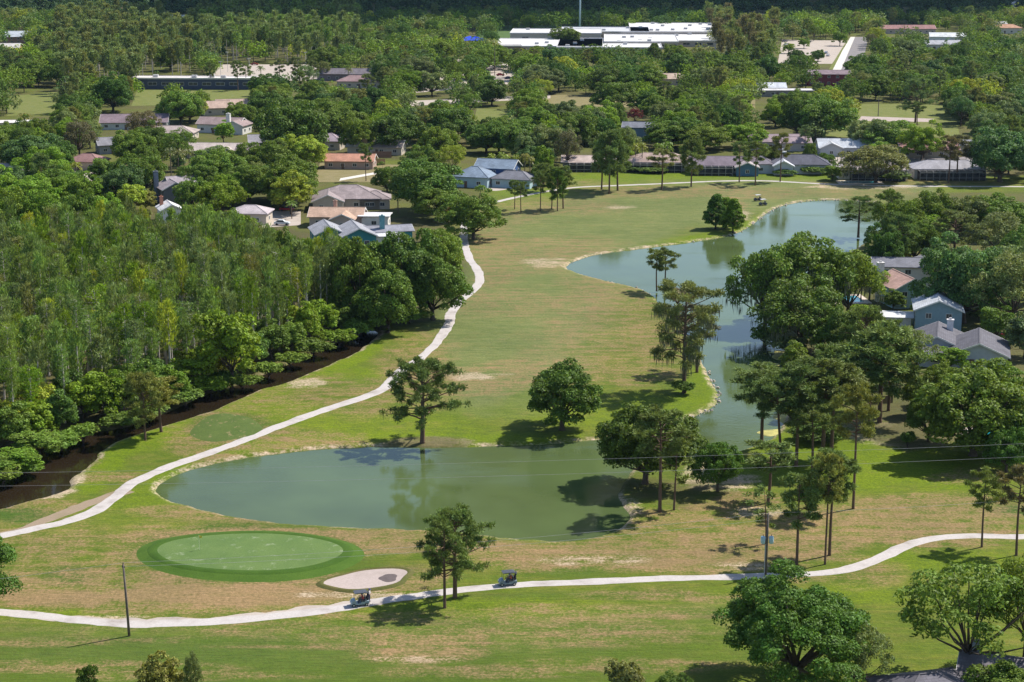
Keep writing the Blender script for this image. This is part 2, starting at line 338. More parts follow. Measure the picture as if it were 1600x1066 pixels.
    c = mixc(nt, 1.0, c, mixc(nt, ramp(nt, gr, .3, .7), (.55, .57, .5), (1.38, 1.36, 1.36)), 'MULTIPLY')
    c = mixc(nt, 1.0, c, mixc(nt, ramp(nt, st2, .3, .7), (.74, .78, .72), (1.24, 1.18, 1.2)), 'MULTIPLY')
    c = mixc(nt, 1.0, c, mixc(nt, ramp(nt, big, .35, .65), (.86, .9, .84), (1.12, 1.08, 1.06)), 'MULTIPLY')
    nt.links.new(c, b.inputs['Base Color']); b.inputs['Roughness'].default_value = .9; b.inputs['Specular IOR Level'].default_value = .15
    bump(nt, b, mth(nt, 'ADD', mth(nt, 'MULTIPLY', mid, 1.6), fin), .55, .22)
    return setp(link(bpy.data.objects.new('ground', me)), kind='structure')
ground()

def sheet(name, W, z, mat, kind='structure'):
    """flat polygon sheet from world xy points"""
    tri = geometry.tessellate_polygon([[Vector((x, y, 0)) for x, y in W]])
    V = [(x, y, z) for x, y in W]; fs = []
    for a, b_, c in tri:
        n = (Vector(V[b_]) - Vector(V[a])).cross(Vector(V[c]) - Vector(V[a])).z
        fs.append((a, b_, c) if n > 0 else (a, c, b_))
    me = bpy.data.meshes.new(name); me.from_pydata(V, [], fs); me.update(); me.materials.append(mat)
    return setp(link(bpy.data.objects.new(name, me)), kind=kind)
def grow(poly, d):
    P_ = np.asarray(poly); n = np.roll(P_, -1, 0) - np.roll(P_, 1, 0)
    n = np.stack([n[:, 1], -n[:, 0]], 1); n /= np.linalg.norm(n, axis=1, keepdims=True) + 1e-9
    area = np.sum(P_[:, 0] * np.roll(P_[:, 1], -1) - np.roll(P_[:, 0], -1) * P_[:, 1])
    return P_ + n * d * (1 if area > 0 else -1)
def watermat(name, col, rough, rip, scale):
    m, nt, b = newmat(name); geo = nt.nodes.new('ShaderNodeNewGeometry')
    mp = nd(nt, 'Mapping'); nt.links.new(geo.outputs['Position'], mp.inputs[0]); mp.inputs['Scale'].default_value = (.6, 1.4, 1); mp.inputs['Rotation'].default_value = (0, 0, .35)
    n1 = noise(nt, mp.outputs[0], scale, 3, .6); n2 = noise(nt, geo.outputs['Position'], .05, 3)
    c = mixc(nt, ramp(nt, n2, .35, .65), col, [x * 1.35 for x in col])
    nt.links.new(c, b.inputs['Base Color']); b.inputs['IOR'].default_value = 1.33
    mw = nd(nt, 'Mapping'); nt.links.new(geo.outputs['Position'], mw.inputs[0]); mw.inputs['Scale'].default_value = (.025, .09, 1); mw.inputs['Rotation'].default_value = (0, 0, .5)
    wr = nt.nodes.new('ShaderNodeMapRange'); nt.links.new(noise(nt, mw.outputs[0], 1.0, 4, .6), wr.inputs[0])
    wr.inputs[1].default_value = .45; wr.inputs[2].default_value = .7; wr.inputs[3].default_value = rough; wr.inputs[4].default_value = rough + .17
    nt.links.new(wr.outputs[0], b.inputs['Roughness'])
    b.inputs['Specular IOR Level'].default_value = .5
    patch = ramp(nt, noise(nt, geo.outputs['Position'], .03, 2), .35, .65)
    bm_ = nt.nodes.new('ShaderNodeBump'); bm_.inputs['Distance'].default_value = .1
    nt.links.new(n1, bm_.inputs['Height']); nt.links.new(mth(nt, 'MULTIPLY', mth(nt, 'ADD', mth(nt, 'MULTIPLY', patch, .7), .3), rip), bm_.inputs['Strength'])
    nt.links.new(bm_.outputs[0], b.inputs['Normal'])
    return m
sheet('lake_water', grow(LAKE_W, 1.3), WATER_Z, watermat('murky_green_water', (.060, .086, .030), .03, .12, 1.4))
sheet('ditch_water', grow(DITCH_W, 1.2), WATER_Z, watermat('tea_black_water', (.016, .011, .006), .05, .12, 1.5))

def ribbon(name, px, width, z, mat, jit=.12, seed=1, step=1.2):
    pts = [G(u, v) for u, v in px]
    # Catmull-Rom through the points, resampled
    out = []
    for i in range(len(pts) - 1):
        p0, p1, p2, p3 = pts[max(i - 1, 0)], pts[i], pts[i + 1], pts[min(i + 2, len(pts) - 1)]
        n = max(2, int((p2 - p1).length / step))
        for k in range(n):
            t = k / n
            out.append(.5 * ((2 * p1) + (p2 - p0) * t + (2 * p0 - 5 * p1 + 4 * p2 - p3) * t * t + (3 * p1 - p0 - 3 * p2 + p3) * t ** 3))
    out.append(pts[-1])
    rr = random.Random(seed); V = []; Fc = []; wl = wr = 0
    for i, p in enumerate(out):
        d = (out[min(i + 1, len(out) - 1)] - out[max(i - 1, 0)]); d.z = 0; d.normalize(); n = Vector((-d.y, d.x, 0))
        wl = wl * .6 + rr.uniform(-jit, jit); wr = wr * .6 + rr.uniform(-jit, jit)
        w = width[i * (len(width) - 1) // len(out)] if hasattr(width, '__len__') else width
        V += [(*(p + n * (w / 2 + wl))[:2], z - .03), (*(p + n * (w / 2 - .12 + wl))[:2], z), (*(p - n * (w / 2 - .12 + wr))[:2], z), (*(p - n * (w / 2 + wr))[:2], z - .03)]
        if i:
            a = (i - 1) * 4
            for k in range(3): Fc.append((a + k, a + k + 1, a + 5 + k, a + 4 + k)[::-1])
    me = bpy.data.meshes.new(name); me.from_pydata(V, [], Fc); me.update(); me.materials.append(mat)
    return setp(link(bpy.data.objects.new(name, me)), kind='structure')
def concrete(name, col, stain):
    m, nt, b = newmat(name); geo = nt.nodes.new('ShaderNodeNewGeometry'); pos = geo.outputs['Position']
    a = noise(nt, pos, .25, 4, .6); f = noise(nt, pos, 2.5, 4, .7)
    c = mixc(nt, ramp(nt, f, .3, .7), [x * .85 for x in col], [min(1, x * 1.08) for x in col])
    c = mixc(nt, mth(nt, 'MULTIPLY', ramp(nt, a, .5, .75), .75), c, stain)
    c = mixc(nt, mth(nt, 'MULTIPLY', ramp(nt, mth(nt, 'ADD', mth(nt, 'MULTIPLY', a, .5), mth(nt, 'MULTIPLY', f, .5)), .56, .66), .6), c, [x * .75 for x in stain])
    nt.links.new(c, b.inputs['Base Color']); b.inputs['Roughness'].default_value = .85; b.inputs['Specular IOR Level'].default_value = .2
    return m
M_PATH = concrete('cart_path_shell', (.46, .42, .395), (.29, .25, .22))
M_DIRT = concrete('dirt_track', (.27, .205, .14), (.19, .16, .08))
M_SAND = concrete('bunker_sand', (.40, .33, .30), (.33, .275, .24))
M_ASPH = concrete('asphalt', (.22, .20, .20), (.15, .14, .14))
M_LOT = concrete('pale_lot', (.42, .36, .31), (.30, .25, .21))
ribbon('cart_path', [(-80,952),(0,957),(60,962),(130,970),(200,975),(260,974),(330,971),(400,966),(470,959),(540,949),(580,942),(640,933),(700,924),(760,917),(850,912),(950,908),(1050,904),(1150,901),(1220,899),(1290,895),(1340,885),(1380,870),(1420,851),(1460,841),(1510,837),(1560,838),(1680,840)], 2.15, .03, M_PATH, .14, 2)
ribbon('cart_path.001', [(-80,856),(0,838),(50,827),(100,816),(150,797),(180,776),(208,755),(256,732),(316,711),(376,690),(428,669),(480,650),(530,633),(570,620),(600,606),(625,581),(655,561),(675,543),(690,525),(702,506),(705,490),(716,474),(735,457),(749,440),(746,422),(734,405),(727,385),(725,365),(727,345),(745,326),(786,313),(850,300),(900,293),(968,290),(1060,286),(1130,283),(1200,283),(1300,288),(1440,291),(1700,292)], [2.3, 2.2, 2.15, 2.1, 2.1, 2.0], .035, M_PATH, .15, 5)
ribbon('dirt_track', [(-60,846),(20,832),(80,808),(130,790),(165,778),(200,766)], 2.6, .018, M_DIRT, .3, 8)
ribbon('verge_gravel', [(-60,951),(130,967),(260,970),(400,962),(540,945),(600,938)], 2.2, .012, M_LOT, .55, 9)

def ellipse_px(u, v, ru, rv, n=48, wob=.04, seed=3, rot=0):
    rr = random.Random(seed); ph = [rr.uniform(0, 6.28) for _ in range(3)]; out = []
    for i in range(n):
        t = 2 * math.pi * i / n; r = 1 + wob * (math.sin(2 * t + ph[0]) + math.sin(3 * t + ph[1]) + .5 * math.sin(5 * t + ph[2]))
        a, b_ = ru * r * math.cos(t), rv * r * math.sin(t); c_, s_ = math.cos(R(rot)), math.sin(R(rot))
        g = G(u + a * c_ - b_ * s_, v + a * s_ + b_ * c_); out.append((g.x, g.y))
    return np.array(out)
def rings(name, loops, mat):
    """stack of same-length closed loops (world xy, z) lofted and capped"""
    V = []; Fc = []; n = len(loops[0][0])
    for W, z in loops: V += [(x, y, z) for x, y in W]
    for k in range(len(loops) - 1):
        for i in range(n): Fc.append((k * n + i, k * n + (i + 1) % n, (k + 1) * n + (i + 1) % n, (k + 1) * n + i))
    Fc.append(tuple(range((len(loops) - 1) * n, len(loops) * n)))
    me = bpy.data.meshes.new(name); me.from_pydata(V, [], Fc); me.update()
    bm = bmesh.new(); bm.from_mesh(me); bmesh.ops.recalc_face_normals(bm, faces=bm.faces)
    if sum(f.normal.z for f in bm.faces) < 0: bmesh.ops.reverse_faces(bm, faces=bm.faces)
    bm.to_mesh(me); bm.free()
    me.polygons.foreach_set('use_smooth', [True] * len(me.polygons)); me.materials.append(mat)
    return setp(link(bpy.data.objects.new(name, me)), kind='structure')
def grassmat(name, c0, c1, fleck=None, stripe=0):
    m, nt, b = newmat(name); geo = nt.nodes.new('ShaderNodeNewGeometry'); pos = geo.outputs['Position']
    a = noise(nt, pos, .3, 4, .6); f = noise(nt, pos, 5, 3, .7)
    c = mixc(nt, ramp(nt, a, .3, .7), c0, c1); c = mixc(nt, 1.0, c, mixc(nt, ramp(nt, f, .3, .7), (.8, .8, .8), (1.2, 1.2, 1.2)), 'MULTIPLY')
    if fleck:
        mp = nd(nt, 'Mapping'); nt.links.new(pos, mp.inputs[0]); mp.inputs['Scale'].default_value = (.5, .35, 1)
        c = mixc(nt, mth(nt, 'MULTIPLY', ramp(nt, noise(nt, mp.outputs[0], 1.3, 4, .7), .58, .72), .8), c, fleck)
    nt.links.new(c, b.inputs['Base Color']); b.inputs['Roughness'].default_value = .9; b.inputs['Specular IOR Level'].default_value = .15
    bump(nt, b, f, .3, .05); return m
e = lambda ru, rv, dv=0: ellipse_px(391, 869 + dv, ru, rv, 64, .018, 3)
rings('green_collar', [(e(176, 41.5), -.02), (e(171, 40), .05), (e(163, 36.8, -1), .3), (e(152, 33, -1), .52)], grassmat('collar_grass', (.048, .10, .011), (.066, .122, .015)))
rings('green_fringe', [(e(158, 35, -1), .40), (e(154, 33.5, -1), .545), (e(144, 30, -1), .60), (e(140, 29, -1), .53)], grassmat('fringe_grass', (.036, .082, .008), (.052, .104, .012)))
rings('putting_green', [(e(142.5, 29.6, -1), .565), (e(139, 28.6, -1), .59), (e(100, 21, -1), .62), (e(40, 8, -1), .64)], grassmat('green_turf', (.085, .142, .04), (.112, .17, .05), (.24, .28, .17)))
bk = lambda s_: ellipse_px(574, 907, 62 * s_, 15 * s_, 40, .07, 12, -5)
rings('bunker_lip', [(bk(1.2), -.02), (bk(1.12), .22), (bk(1.05), .34), (bk(.99), .03)], grassmat('lip_turf', (.075, .085, .022), (.12, .105, .035)))
rings('bunker_sand', [(bk(1.01), .13), (bk(.93), .075), (bk(.5), .06)], M_SAND)
rings('bunker_damp_patch', [(ellipse_px(607, 904, 15, 6, 20, .1, 5), .07), (ellipse_px(607, 904, 12, 4.5, 20, .1, 5), .092)], P('damp_sand', (.11, .085, .08)))
rings('bunker_sand.001', [(ellipse_px(775, 294, 27, 4, 24, .08, 9), .0), (ellipse_px(775, 294, 24, 3.4, 24, .08, 9), .04)], M_LOT)
rings('tee_turf', [(ellipse_px(352, 669, 55, 21, 32, .08, 15, -8), .0), (ellipse_px(352, 669, 48, 18, 32, .08, 15, -8), .12)], grassmat('tee_grass', (.06, .095, .02), (.085, .12, .028), (.30, .22, .12)))
# far ground cover: roads, courts and lots
def flat(name, px, z, mat): return sheet(name, [tuple(G(u, v)[:2]) for u, v in px], z, mat)
M_LAWN = grassmat('far_lawn', (.11, .14, .028), (.17, .17, .055))
M_DRYL = grassmat('far_dry_lawn', (.17, .15, .06), (.23, .19, .1))
flat('road', [(1313,112),(1336,58),(1357,58),(1345,112)], .08, M_ASPH)
flat('sidewalk', [(1297,112),(1329,58),(1336,58),(1313,112)], .09, P('sidewalk', (.62, .58, .52)))
flat('lawn', [(1293,112),(1318,72),(1326,60),(1300,112)], .10, M_LAWN)
flat('parking_lot', [(1215,100),(1222,62),(1325,64),(1300,100)], .06, M_LOT)
flat('parking_lot.001', [(640,146),(645,128),(700,92),(800,92),(870,118),(860,128)], .06, M_LOT)
flat('sports_court', [(325,126),(345,101),(520,101),(540,126)], .05, M_LOT)
flat('lawn.001', [(10,182),(15,150),(100,143),(110,175)], .05, M_LAWN)
flat('lawn.002', [(205,166),(215,140),(420,138),(440,160)], .05, M_LAWN)
flat('lawn.003', [(740,190),(745,170),(800,172),(800,190)], .05, M_LAWN)
flat('lawn.004', [(830,165),(840,148),(1180,150),(1180,172)], .05, M_DRYL)
flat('lawn.005', [(1230,215),(1330,163),(1490,163),(1500,214)], .05, M_LAWN)
flat('far_bunker', [(1340,189),(1346,182),(1460,186),(1455,191)], .07, M_SAND)
flat('lawn.006', [(740,60),(760,40),(1180,40),(1190,62)], .05, grassmat('school_field', (.06, .11, .03), (.09, .14, .04)))
flat('lawn.007', [(490,285),(500,255),(625,258),(625,285)], .05, M_DRYL)
flat('sidewalk.001', [(530,283),(532,279),(600,267),(602,270)], .07, P('sidewalk', (.62, .58, .52)))
flat('road.001', [(330,345),(420,330),(470,330),(470,352),(330,362)], .05, M_LOT)
flat('road.002', [(640,166),(640,158),(860,148),(860,154)], .07, M_LOT)
flat('road.003', [(-20,290),(-20,262),(60,262),(150,270),(160,282)], .05, M_LOT)
flat('driveway', [(1296,256),(1297,241),(1313,241),(1313,256)], .06, M_LOT)
flat('road.004', [(1180,262),(1180,242),(1560,246),(1560,258)], .05, M_ASPH)

# ------------------------------------------------------------------ tree prototypes (metres, origin at the trunk base)
def unit(a): return a / (np.linalg.norm(a, axis=-1, keepdims=True) + 1e-9)
class Leaves:
    def __init__(s, seed): s.r = np.random.RandomState(seed); s.c = []; s.t = []; s.b = []; s.k = []
    def cards(s, C, N, L, W, vary=None):                    # flat leaf sprays at C facing N
        r = s.r; n = len(C); N = unit(N)
        T = unit(np.cross(N, r.normal(size=(n, 3)))); B = np.cross(N, T)
        l = L * r.uniform(.7, 1.35, (n, 1)) / 2; w = W * r.uniform(.7, 1.3, (n, 1)) / 2
        s.c.append(C); s.t.append(T * l); s.b.append(B * w); s.k.append(r.uniform(0, 1, n) if vary is None else vary)
    def needles(s, C, D, L, W, vary=None):                  # long cards along D
        r = s.r; n = len(C); D = unit(D); B = unit(np.cross(D, r.normal(size=(n, 3))))
        s.c.append(C); s.t.append(D * (L * r.uniform(.7, 1.3, (n, 1)) / 2)); s.b.append(B * (W * r.uniform(.7, 1.3, (n, 1)) / 2))
        s.k.append(r.uniform(0, 1, n) if vary is None else vary)
    def mesh(s, name, mat):
        C, T, B = np.concatenate(s.c), np.concatenate(s.t), np.concatenate(s.b)
        V = np.stack([C - T, C + B * 1.0 - T * .1, C + T, C - B - T * .1], 1).reshape(-1, 3)
        return quads_mesh(name, V, np.arange(len(V)).reshape(-1, 4), mat, False, np.concatenate(s.k))
def blob(lv, c, rad, n, L, W, flat=.75, up=.35, jit=.75):
    r = lv.r; D = unit(r.normal(size=(n, 3))); D[:, 2] = np.where(D[:, 2] < -.45, -D[:, 2], D[:, 2])
    rr = r.uniform(.62, 1.06, (n, 1)); C = np.array(c) + D * rr * rad * np.array([1, 1, flat])
    lv.cards(C, D + r.normal(size=(n, 3)) * jit + np.array([0, 0, up]), L, W)
def bent(a, b, sag=.12, n=4, rr=None):
    a, b = Vector(a), Vector(b); out = []
    j = Vector((rr.uniform(-1, 1), rr.uniform(-1, 1), rr.uniform(-.2, 1))) * ((b - a).length * sag) if rr else Vector()
    for i in range(n + 1):
        t = i / n; out.append(a.lerp(b, t) + j * (4 * t * (1 - t)))
    return out
PROTO = {}                                                  # kind -> list of dicts(trunk, crown, moss, h, w)
def reg(kind, trunk, crown, h, w, extra=None, species='tree'):
    PROTO.setdefault(kind, []).append(dict(trunk=trunk, crown=crown, h=h, w=w, extra=extra, species=species))
def oak(kind, seed, hh=12., ww=15., base=.22, ncl=46, nl=330, L=.62, W=.42, crad=(1.25, 2.1), fork=2.3, trunk_r=.42, moss=0, upright=1.0, droop=.0, drop=.15, low_=1.5):
    rr = random.Random(seed); lv = Leaves(seed)
    zc = hh * (base + (1 - base) * .45); rz = hh * (1 - base) * .52; rx = ww / 2
    mb = MB(); fk = Vector((rr.uniform(-.3, .3), rr.uniform(-.3, .3), fork))
    mb.tube([(0, 0, -.3), (0, 0, .25), (fk.x * .5, fk.y * .5, fork * .5), fk], [trunk_r * 1.6, trunk_r * 1.15, trunk_r * .95, trunk_r * .9], 8)
    ph = [rr.uniform(0, 6.28) for _ in range(4)]; cl = []
    for i in range(ncl):
        zf = 1 - (i + .5) / ncl * low_                       # +1 .. -.42
        th = i * 2.399963 + rr.uniform(-.35, .35); q = math.sqrt(max(0, 1 - zf * zf)) if zf > -.99 else .2
        lob = 1 + .19 * math.sin(2 * th + ph[0]) + .15 * math.sin(3 * th + ph[1] + 2 * zf) + .08 * math.sin(5 * zf + ph[2])
        f = rr.uniform(.70, .92) * lob
        if rr.random() < drop: continue
        R_ = rr.uniform(*crad)
        p = Vector((math.cos(th) * q * (rx - R_ * .5) * f, math.sin(th) * q * (rx - R_ * .5) * f, zc + zf * (rz - R_ * .35) * f * upright))
        if p.z < 1.2 + R_ * .5: p.z = 1.2 + R_ * .5
        cl.append((p, R_))
    for _ in range(ncl // 6):
        th = rr.uniform(0, 6.28); d = rr.uniform(0, .5) * rx; cl.append((Vector((math.cos(th) * d, math.sin(th) * d, zc + rr.uniform(-.2, .55) * rz)), rr.uniform(*crad)))
    k = crad[1] ** 2
    for p, R_ in cl:
        blob(lv, p, R_, int(nl * R_ * R_ / k * rr.uniform(.75, 1.15)) + 10, L, W)
        if droop:
            n = int(nl * .25); r = lv.r; C = np.array(p) + r.normal(size=(n, 3)) * np.array([.5, .5, .3]) * R_ - np.array([0, 0, .5 * R_]); lv.needles(C, np.array([0, 0, -1]) + r.normal(size=(n, 3)) * .25, .9, .25)
    nb = 0
    for p, R_ in rr.sample(cl, min(len(cl), 16)):
        a = fk if nb < 6 else fk.lerp(p, .0)
        mid_ = fk.lerp(p, .5) + Vector((0, 0, -.06 * (p - fk).length)); r0 = trunk_r * rr.uniform(.35, .62)
        mb.tube([fk - Vector((0, 0, .15)), fk.lerp(mid_, .5) + Vector((rr.uniform(-.2, .2), rr.uniform(-.2, .2), .1)), mid_, mid_.lerp(p, .6), p], [r0, r0 * .8, r0 * .55, r0 * .35, .04], 5); nb += 1
    ex = None
    if moss:
        ml = Leaves(seed + 99)
        for p, R_ in cl:
            if p.z > zc + rz * .5: continue
            n = moss; r = ml.r; a = r.uniform(0, 6.28, n); C = np.array(p) + np.stack([np.cos(a), np.sin(a), np.zeros(n)], 1) * (R_ * r.uniform(.3, .95, (n, 1))) - np.array([0, 0, R_ * .55 + .5])
            ml.needles(C, np.array([0, 0, -1]) + r.normal(size=(n, 3)) * .08, 1.7, .16)
        ex = ('moss', ml.mesh('moss', M_MOSS))
    reg(kind, mb.mesh('trunk', M_BARK, True), lv.mesh('crown', M_LEAF), hh, ww, ex, 'oak')
def pine(kind, seed, hh=13., ww=8., low=.45, nlimb=20, tufts=4, per=62, lean=0., tr=.2, L=.62, W=.15, trad=.75, flat=.8, top=1.0, fork=False, moss=0):
    rr = random.Random(seed); lv = Leaves(seed); mb = MB()
    bend = rr.uniform(-.3, .3); ax = lambda t: Vector((lean * t + bend * math.sin(t * 3.1), .25 * bend * math.sin(t * 4), hh * t))
    ts = [-.02, .02, .15, .3, .45, .6, .75, .88, .96]
    mb.tube([ax(t) for t in ts], [tr * 1.3, tr * 1.05, tr * .95, tr * .88, tr * .8, tr * .65, tr * .45, tr * .25, .03], 7)
    cl = []
    for i in range(nlimb):
        t = low + (.95 - low) * ((i + rr.random()) / nlimb) ** .9
        q = (t - low) / (1 - low); prof = (math.sin(math.pi * min(1, (.18 + q * .82)) ** top)) ** .7 * .95 + .08
        az = i * 2.4 + rr.uniform(-.6, .6); ln = ww / 2 * prof * rr.uniform(.55, 1.08)
        a = ax(t); tip = a + Vector((math.cos(az) * ln, math.sin(az) * ln, ln * rr.uniform(.05, .5) * (1.2 - .4 * (1 - q)) - (.15 * ln if q < .25 else 0)))
        if tip.z > hh: tip.z = hh - rr.uniform(0, .4)
        pts = bent(a, tip, .14, 4, rr); r0 = tr * (.42 - .2 * q) * (.6 + .4 * ln / (ww / 2)); mb.tube(pts, [r0, r0 * .8, r0 * .6, r0 * .4, .02], 4)
        for k in range(tufts):
            s_ = rr.uniform(.6, 1.08); j = min(3, int(s_ * 4)); p = pts[j].lerp(pts[j + 1], min(1, s_ * 4 - j)) + Vector((rr.uniform(-1, 1), rr.uniform(-1, 1), rr.uniform(-.2, .6))) * (.5 * trad)
            cl.append(p)
            if k % 2 == 0: mb.tube([pts[max(j, 1)], p], [r0 * .4, .015], 3, False)
    for k in range(tufts): cl.append(ax(.965) + Vector((rr.uniform(-1, 1), rr.uniform(-1, 1), rr.uniform(-.5, .5))) * trad)
    for p in cl:
        n = int(per * rr.uniform(.6, 1.3)); r = lv.r; D = unit(r.normal(size=(n, 3)) + np.array([0, 0, .35])); q = trad * rr.uniform(.7, 1.25)
        C = np.array(p) + D * np.array([1, 1, flat]) * (r.uniform(.25, 1.0, (n, 1)) * q)
        lv.needles(C, D + r.normal(size=(n, 3)) * .45, L, W)
    ex = None
    if moss:
        ml = Leaves(seed + 99)
        for p in cl:
            if p.z > hh * .8: continue
            n = moss; r = ml.r; C = np.array(p) + r.normal(size=(n, 3)) * np.array([.45, .45, .2]) - np.array([0, 0, .9]); ml.needles(C, np.array([0, 0, -1]) + r.normal(size=(n, 3)) * .07, 1.9, .14)
        ex = ('moss', ml.mesh('moss', M_MOSS))
    reg(kind, mb.mesh('trunk', M_PBARK, True), lv.mesh('crown', M_NEEDLE), hh, ww, ex, 'pine')
def cypress(kind, seed, hh=18., ww=4.2, low=.3, n=2300, tr=.25, L=.7, W=.17, dens=1.0):
    rr = random.Random(seed); lv = Leaves(seed); r = lv.r; mb = MB()
    b = rr.uniform(-.3, .3); ax = lambda t: Vector((b * math.sin(2.5 * t), b * .6 * math.sin(4 * t + 1), hh * t))
    mb.tube([ax(t) for t in (-.02, .02, .2, .5, .8, .99)], [tr * 1.9, tr * 1.2, tr, tr * .75, tr * .4, .03], 6)
    nb = 46; per = n // nb
    for i in range(nb):
        t = low + (.99 - low) * (i / nb) ** .72; q = (t - low) / (1 - low)
        prof = ww / 2 * (.35 + .65 * math.sin(min(1, q * 1.5) * math.pi / 2)) * math.sqrt(max(0, 1 - (max(0, q - .55) / .47) ** 2)) + .25
        az = i * 2.4 + rr.uniform(-.5, .5); ln = prof * rr.uniform(.55, 1.15); a = ax(t)
        tip = a + Vector((math.cos(az) * ln, math.sin(az) * ln, ln * rr.uniform(-.1, .45)))
        mb.tube([a, tip], [.05, .012], 3, False)
        s_ = r.uniform(.15, 1.1, (per, 1)) ** .7; C = np.array(a) * (1 - s_) + np.array(tip) * s_ + r.normal(size=(per, 3)) * np.array([.33, .33, .30])
        D = np.array(tip - a) / max(ln, .1) * .45 + r.normal(size=(per, 3)) * .45 + np.array([0, 0, .85])
        lv.needles(C, D, L, W)
    reg(kind, mb.mesh('trunk', M_CBARK, True), lv.mesh('crown', M_CYP), hh, ww, None, 'cypress')
def cone(kind, seed, hh=10., ww=6.5):
    rr = random.Random(seed); lv = Leaves(seed); mb = MB(); mb.tube([(0, 0, -.2), (0, 0, hh * .5), (0, 0, hh * .97)], [.24, .16, .02], 6)
    for i in range(64):
        t = .16 + .82 * (i / 64); prof = ww / 2 * (1 - ((t - .16) / .84) ** 1.7) * (.75 if t < .22 else 1) + .2
        az = i * 2.4 + rr.uniform(-.3, .3); d = prof * rr.uniform(.5, .92); blob(lv, (math.cos(az) * d, math.sin(az) * d, hh * t), rr.uniform(.6, 1.05), 190, .42, .28)
        if i % 3 == 0: mb.tube([(0, 0, hh * t - .4), (math.cos(az) * d, math.sin(az) * d, hh * t)], [.06, .015], 3, False)
    reg(kind, mb.mesh('trunk', M_BARK, True), lv.mesh('crown', M_LEAF), hh, ww, None, 'conical tree')
def palm(kind, seed, hh=8., ww=4.4, nf=26, tr=.17):
    rr = random.Random(seed); lv = Leaves(seed); mb = MB(); b = rr.uniform(-.4, .4)
    pts = [(b * t * t, 0, hh * .86 * t - (.2 if t == 0 else 0)) for t in (0, .25, .5, .75, 1)]; mb.tube(pts, [tr * 1.2, tr, tr, tr, tr * 1.1], 7)
    top = Vector(pts[-1]); r = lv.r
    for i in range(nf):
        az = i * 2.4; el = rr.uniform(-.5, 1.15); ln = ww / 2 * rr.uniform(.85, 1.1); C = []; D = []
        for k in range(9):
            s_ = (k + 1) / 9; p = top + Vector((math.cos(az) * math.cos(el), math.sin(az) * math.cos(el), math.sin(el))) * (ln * s_) - Vector((0, 0, .45 * ln * s_ * s_))
            sd = Vector((-math.sin(az), math.cos(az), 0)); out = Vector((math.cos(az), math.sin(az), -.5 * s_))
            for sg in (-1, 1):
                d = (sd * sg * .8 + out * .7 - Vector((0, 0, .35))); w_ = .75 * (1 - .5 * s_); C.append(p + d * (w_ * .4)); D.append(d)
        lv.needles(np.array([list(c) for c in C]), np.array([list(d) for d in D]), .8, .16)
        mb.tube([top, top + Vector((math.cos(az) * math.cos(el), math.sin(az) * math.cos(el), math.sin(el))) * (ln * .5) - Vector((0, 0, .12 * ln))], [.03, .015], 3, False)
    reg(kind, mb.mesh('trunk', M_PTRUNK, True), lv.mesh('crown', M_PALM), hh, ww, None, 'palm')
for i in range(5): oak('oak', 10 + i, 11.5 + (i % 3) * .8, 14 + (i % 2) * 1.6, base=.06, ncl=84 + 8 * (i % 3), nl=400, L=.42, W=.29, crad=(.9, 1.75), low_=1.66, fork=1.9)
for i in range(3): oak('mossoak', 30 + i, 13, 16, base=.12, ncl=56, nl=300, moss=12, L=.5, W=.32)
for i in range(4): oak('broad', 40 + i, 10.5, 8.5, base=.05, ncl=44, nl=230, crad=(.85, 1.5), L=.5, W=.33, fork=2.0, trunk_r=.2)
for i in range(3): oak('airy', 50 + i, 12.5, 13, base=.25, ncl=64, nl=210, crad=(.8, 1.5), L=.4, W=.22, fork=3.2, trunk_r=.3, drop=.18, droop=0)
for i in range(2): oak('bigoak', 60 + i, 14, 19, base=.14, ncl=120, nl=760, crad=(.9, 1.9), L=.34, W=.22, fork=2.8, trunk_r=.62, drop=.08)
for i in range(3): oak('shrub', 70 + i, 3.2, 4, base=.0, ncl=22, nl=170, crad=(.55, .95), L=.34, W=.22, fork=.5, trunk_r=.1)
pine('umbrella', 80, 13.5, 15, low=.28, nlimb=42, tufts=6, per=62, tr=.42, trad=.85, top=.8)
pine('umbrella', 81, 14, 11, low=.34, nlimb=30, tufts=5, per=54, tr=.3, trad=.78)
for i in range(4): pine('pine', 84 + i, 14, 7.2, low=.48 + .04 * (i % 2), nlimb=22, tufts=4, per=60, tr=.22, trad=.75)
for i in range(3): pine('tallpine', 90 + i, 19, 8.5, low=.58, nlimb=28, tufts=6, per=62, tr=.25, trad=.85, lean=(.6, -1.6, .2)[i])
for i in range(2): pine('densepine', 94 + i, 12, 8, low=.32, nlimb=34, tufts=6, per=60, tr=.24, trad=.85)
pine('mosspine', 97, 20, 13, low=.26, nlimb=44, tufts=6, per=64, tr=.36, trad=1.0, moss=4, top=1.25)
pine('scrawny', 98, 9, 5, low=.35, nlimb=12, tufts=2, per=36, tr=.13, trad=.6, lean=.5)
for i in range(6): cypress('cypress', 100 + i, 17 + (i % 3) * 1.5, 4.4 + .4 * (i % 2), low=.40 + .07 * (i % 3), n=1700)
for i in range(2): cypress('thincypress', 110 + i, 18, 3.6, low=.45, n=800)
for i in range(2): cone('cone', 120 + i)
for i in range(2): palm('palm', 130 + i, 8.5 + i, 4.4 + i * .6)
# a dead grey-limbed bush at the ditch edge
def dead_bush(seed):
    rr = random.Random(seed); mb = MB()
    for i in range(60):
        az = rr.uniform(0, 6.28); ln = rr.uniform(1.2, 2.8); t = Vector((math.cos(az) * ln, math.sin(az) * ln, ln * rr.uniform(.1, .9)))
        mb.tube(bent((0, 0, 0), t, .2, 3, rr), [.06, .045, .03, .01], 3, False)
    return mb.mesh('branches', P('dead_wood', (.42, .36, .33)))

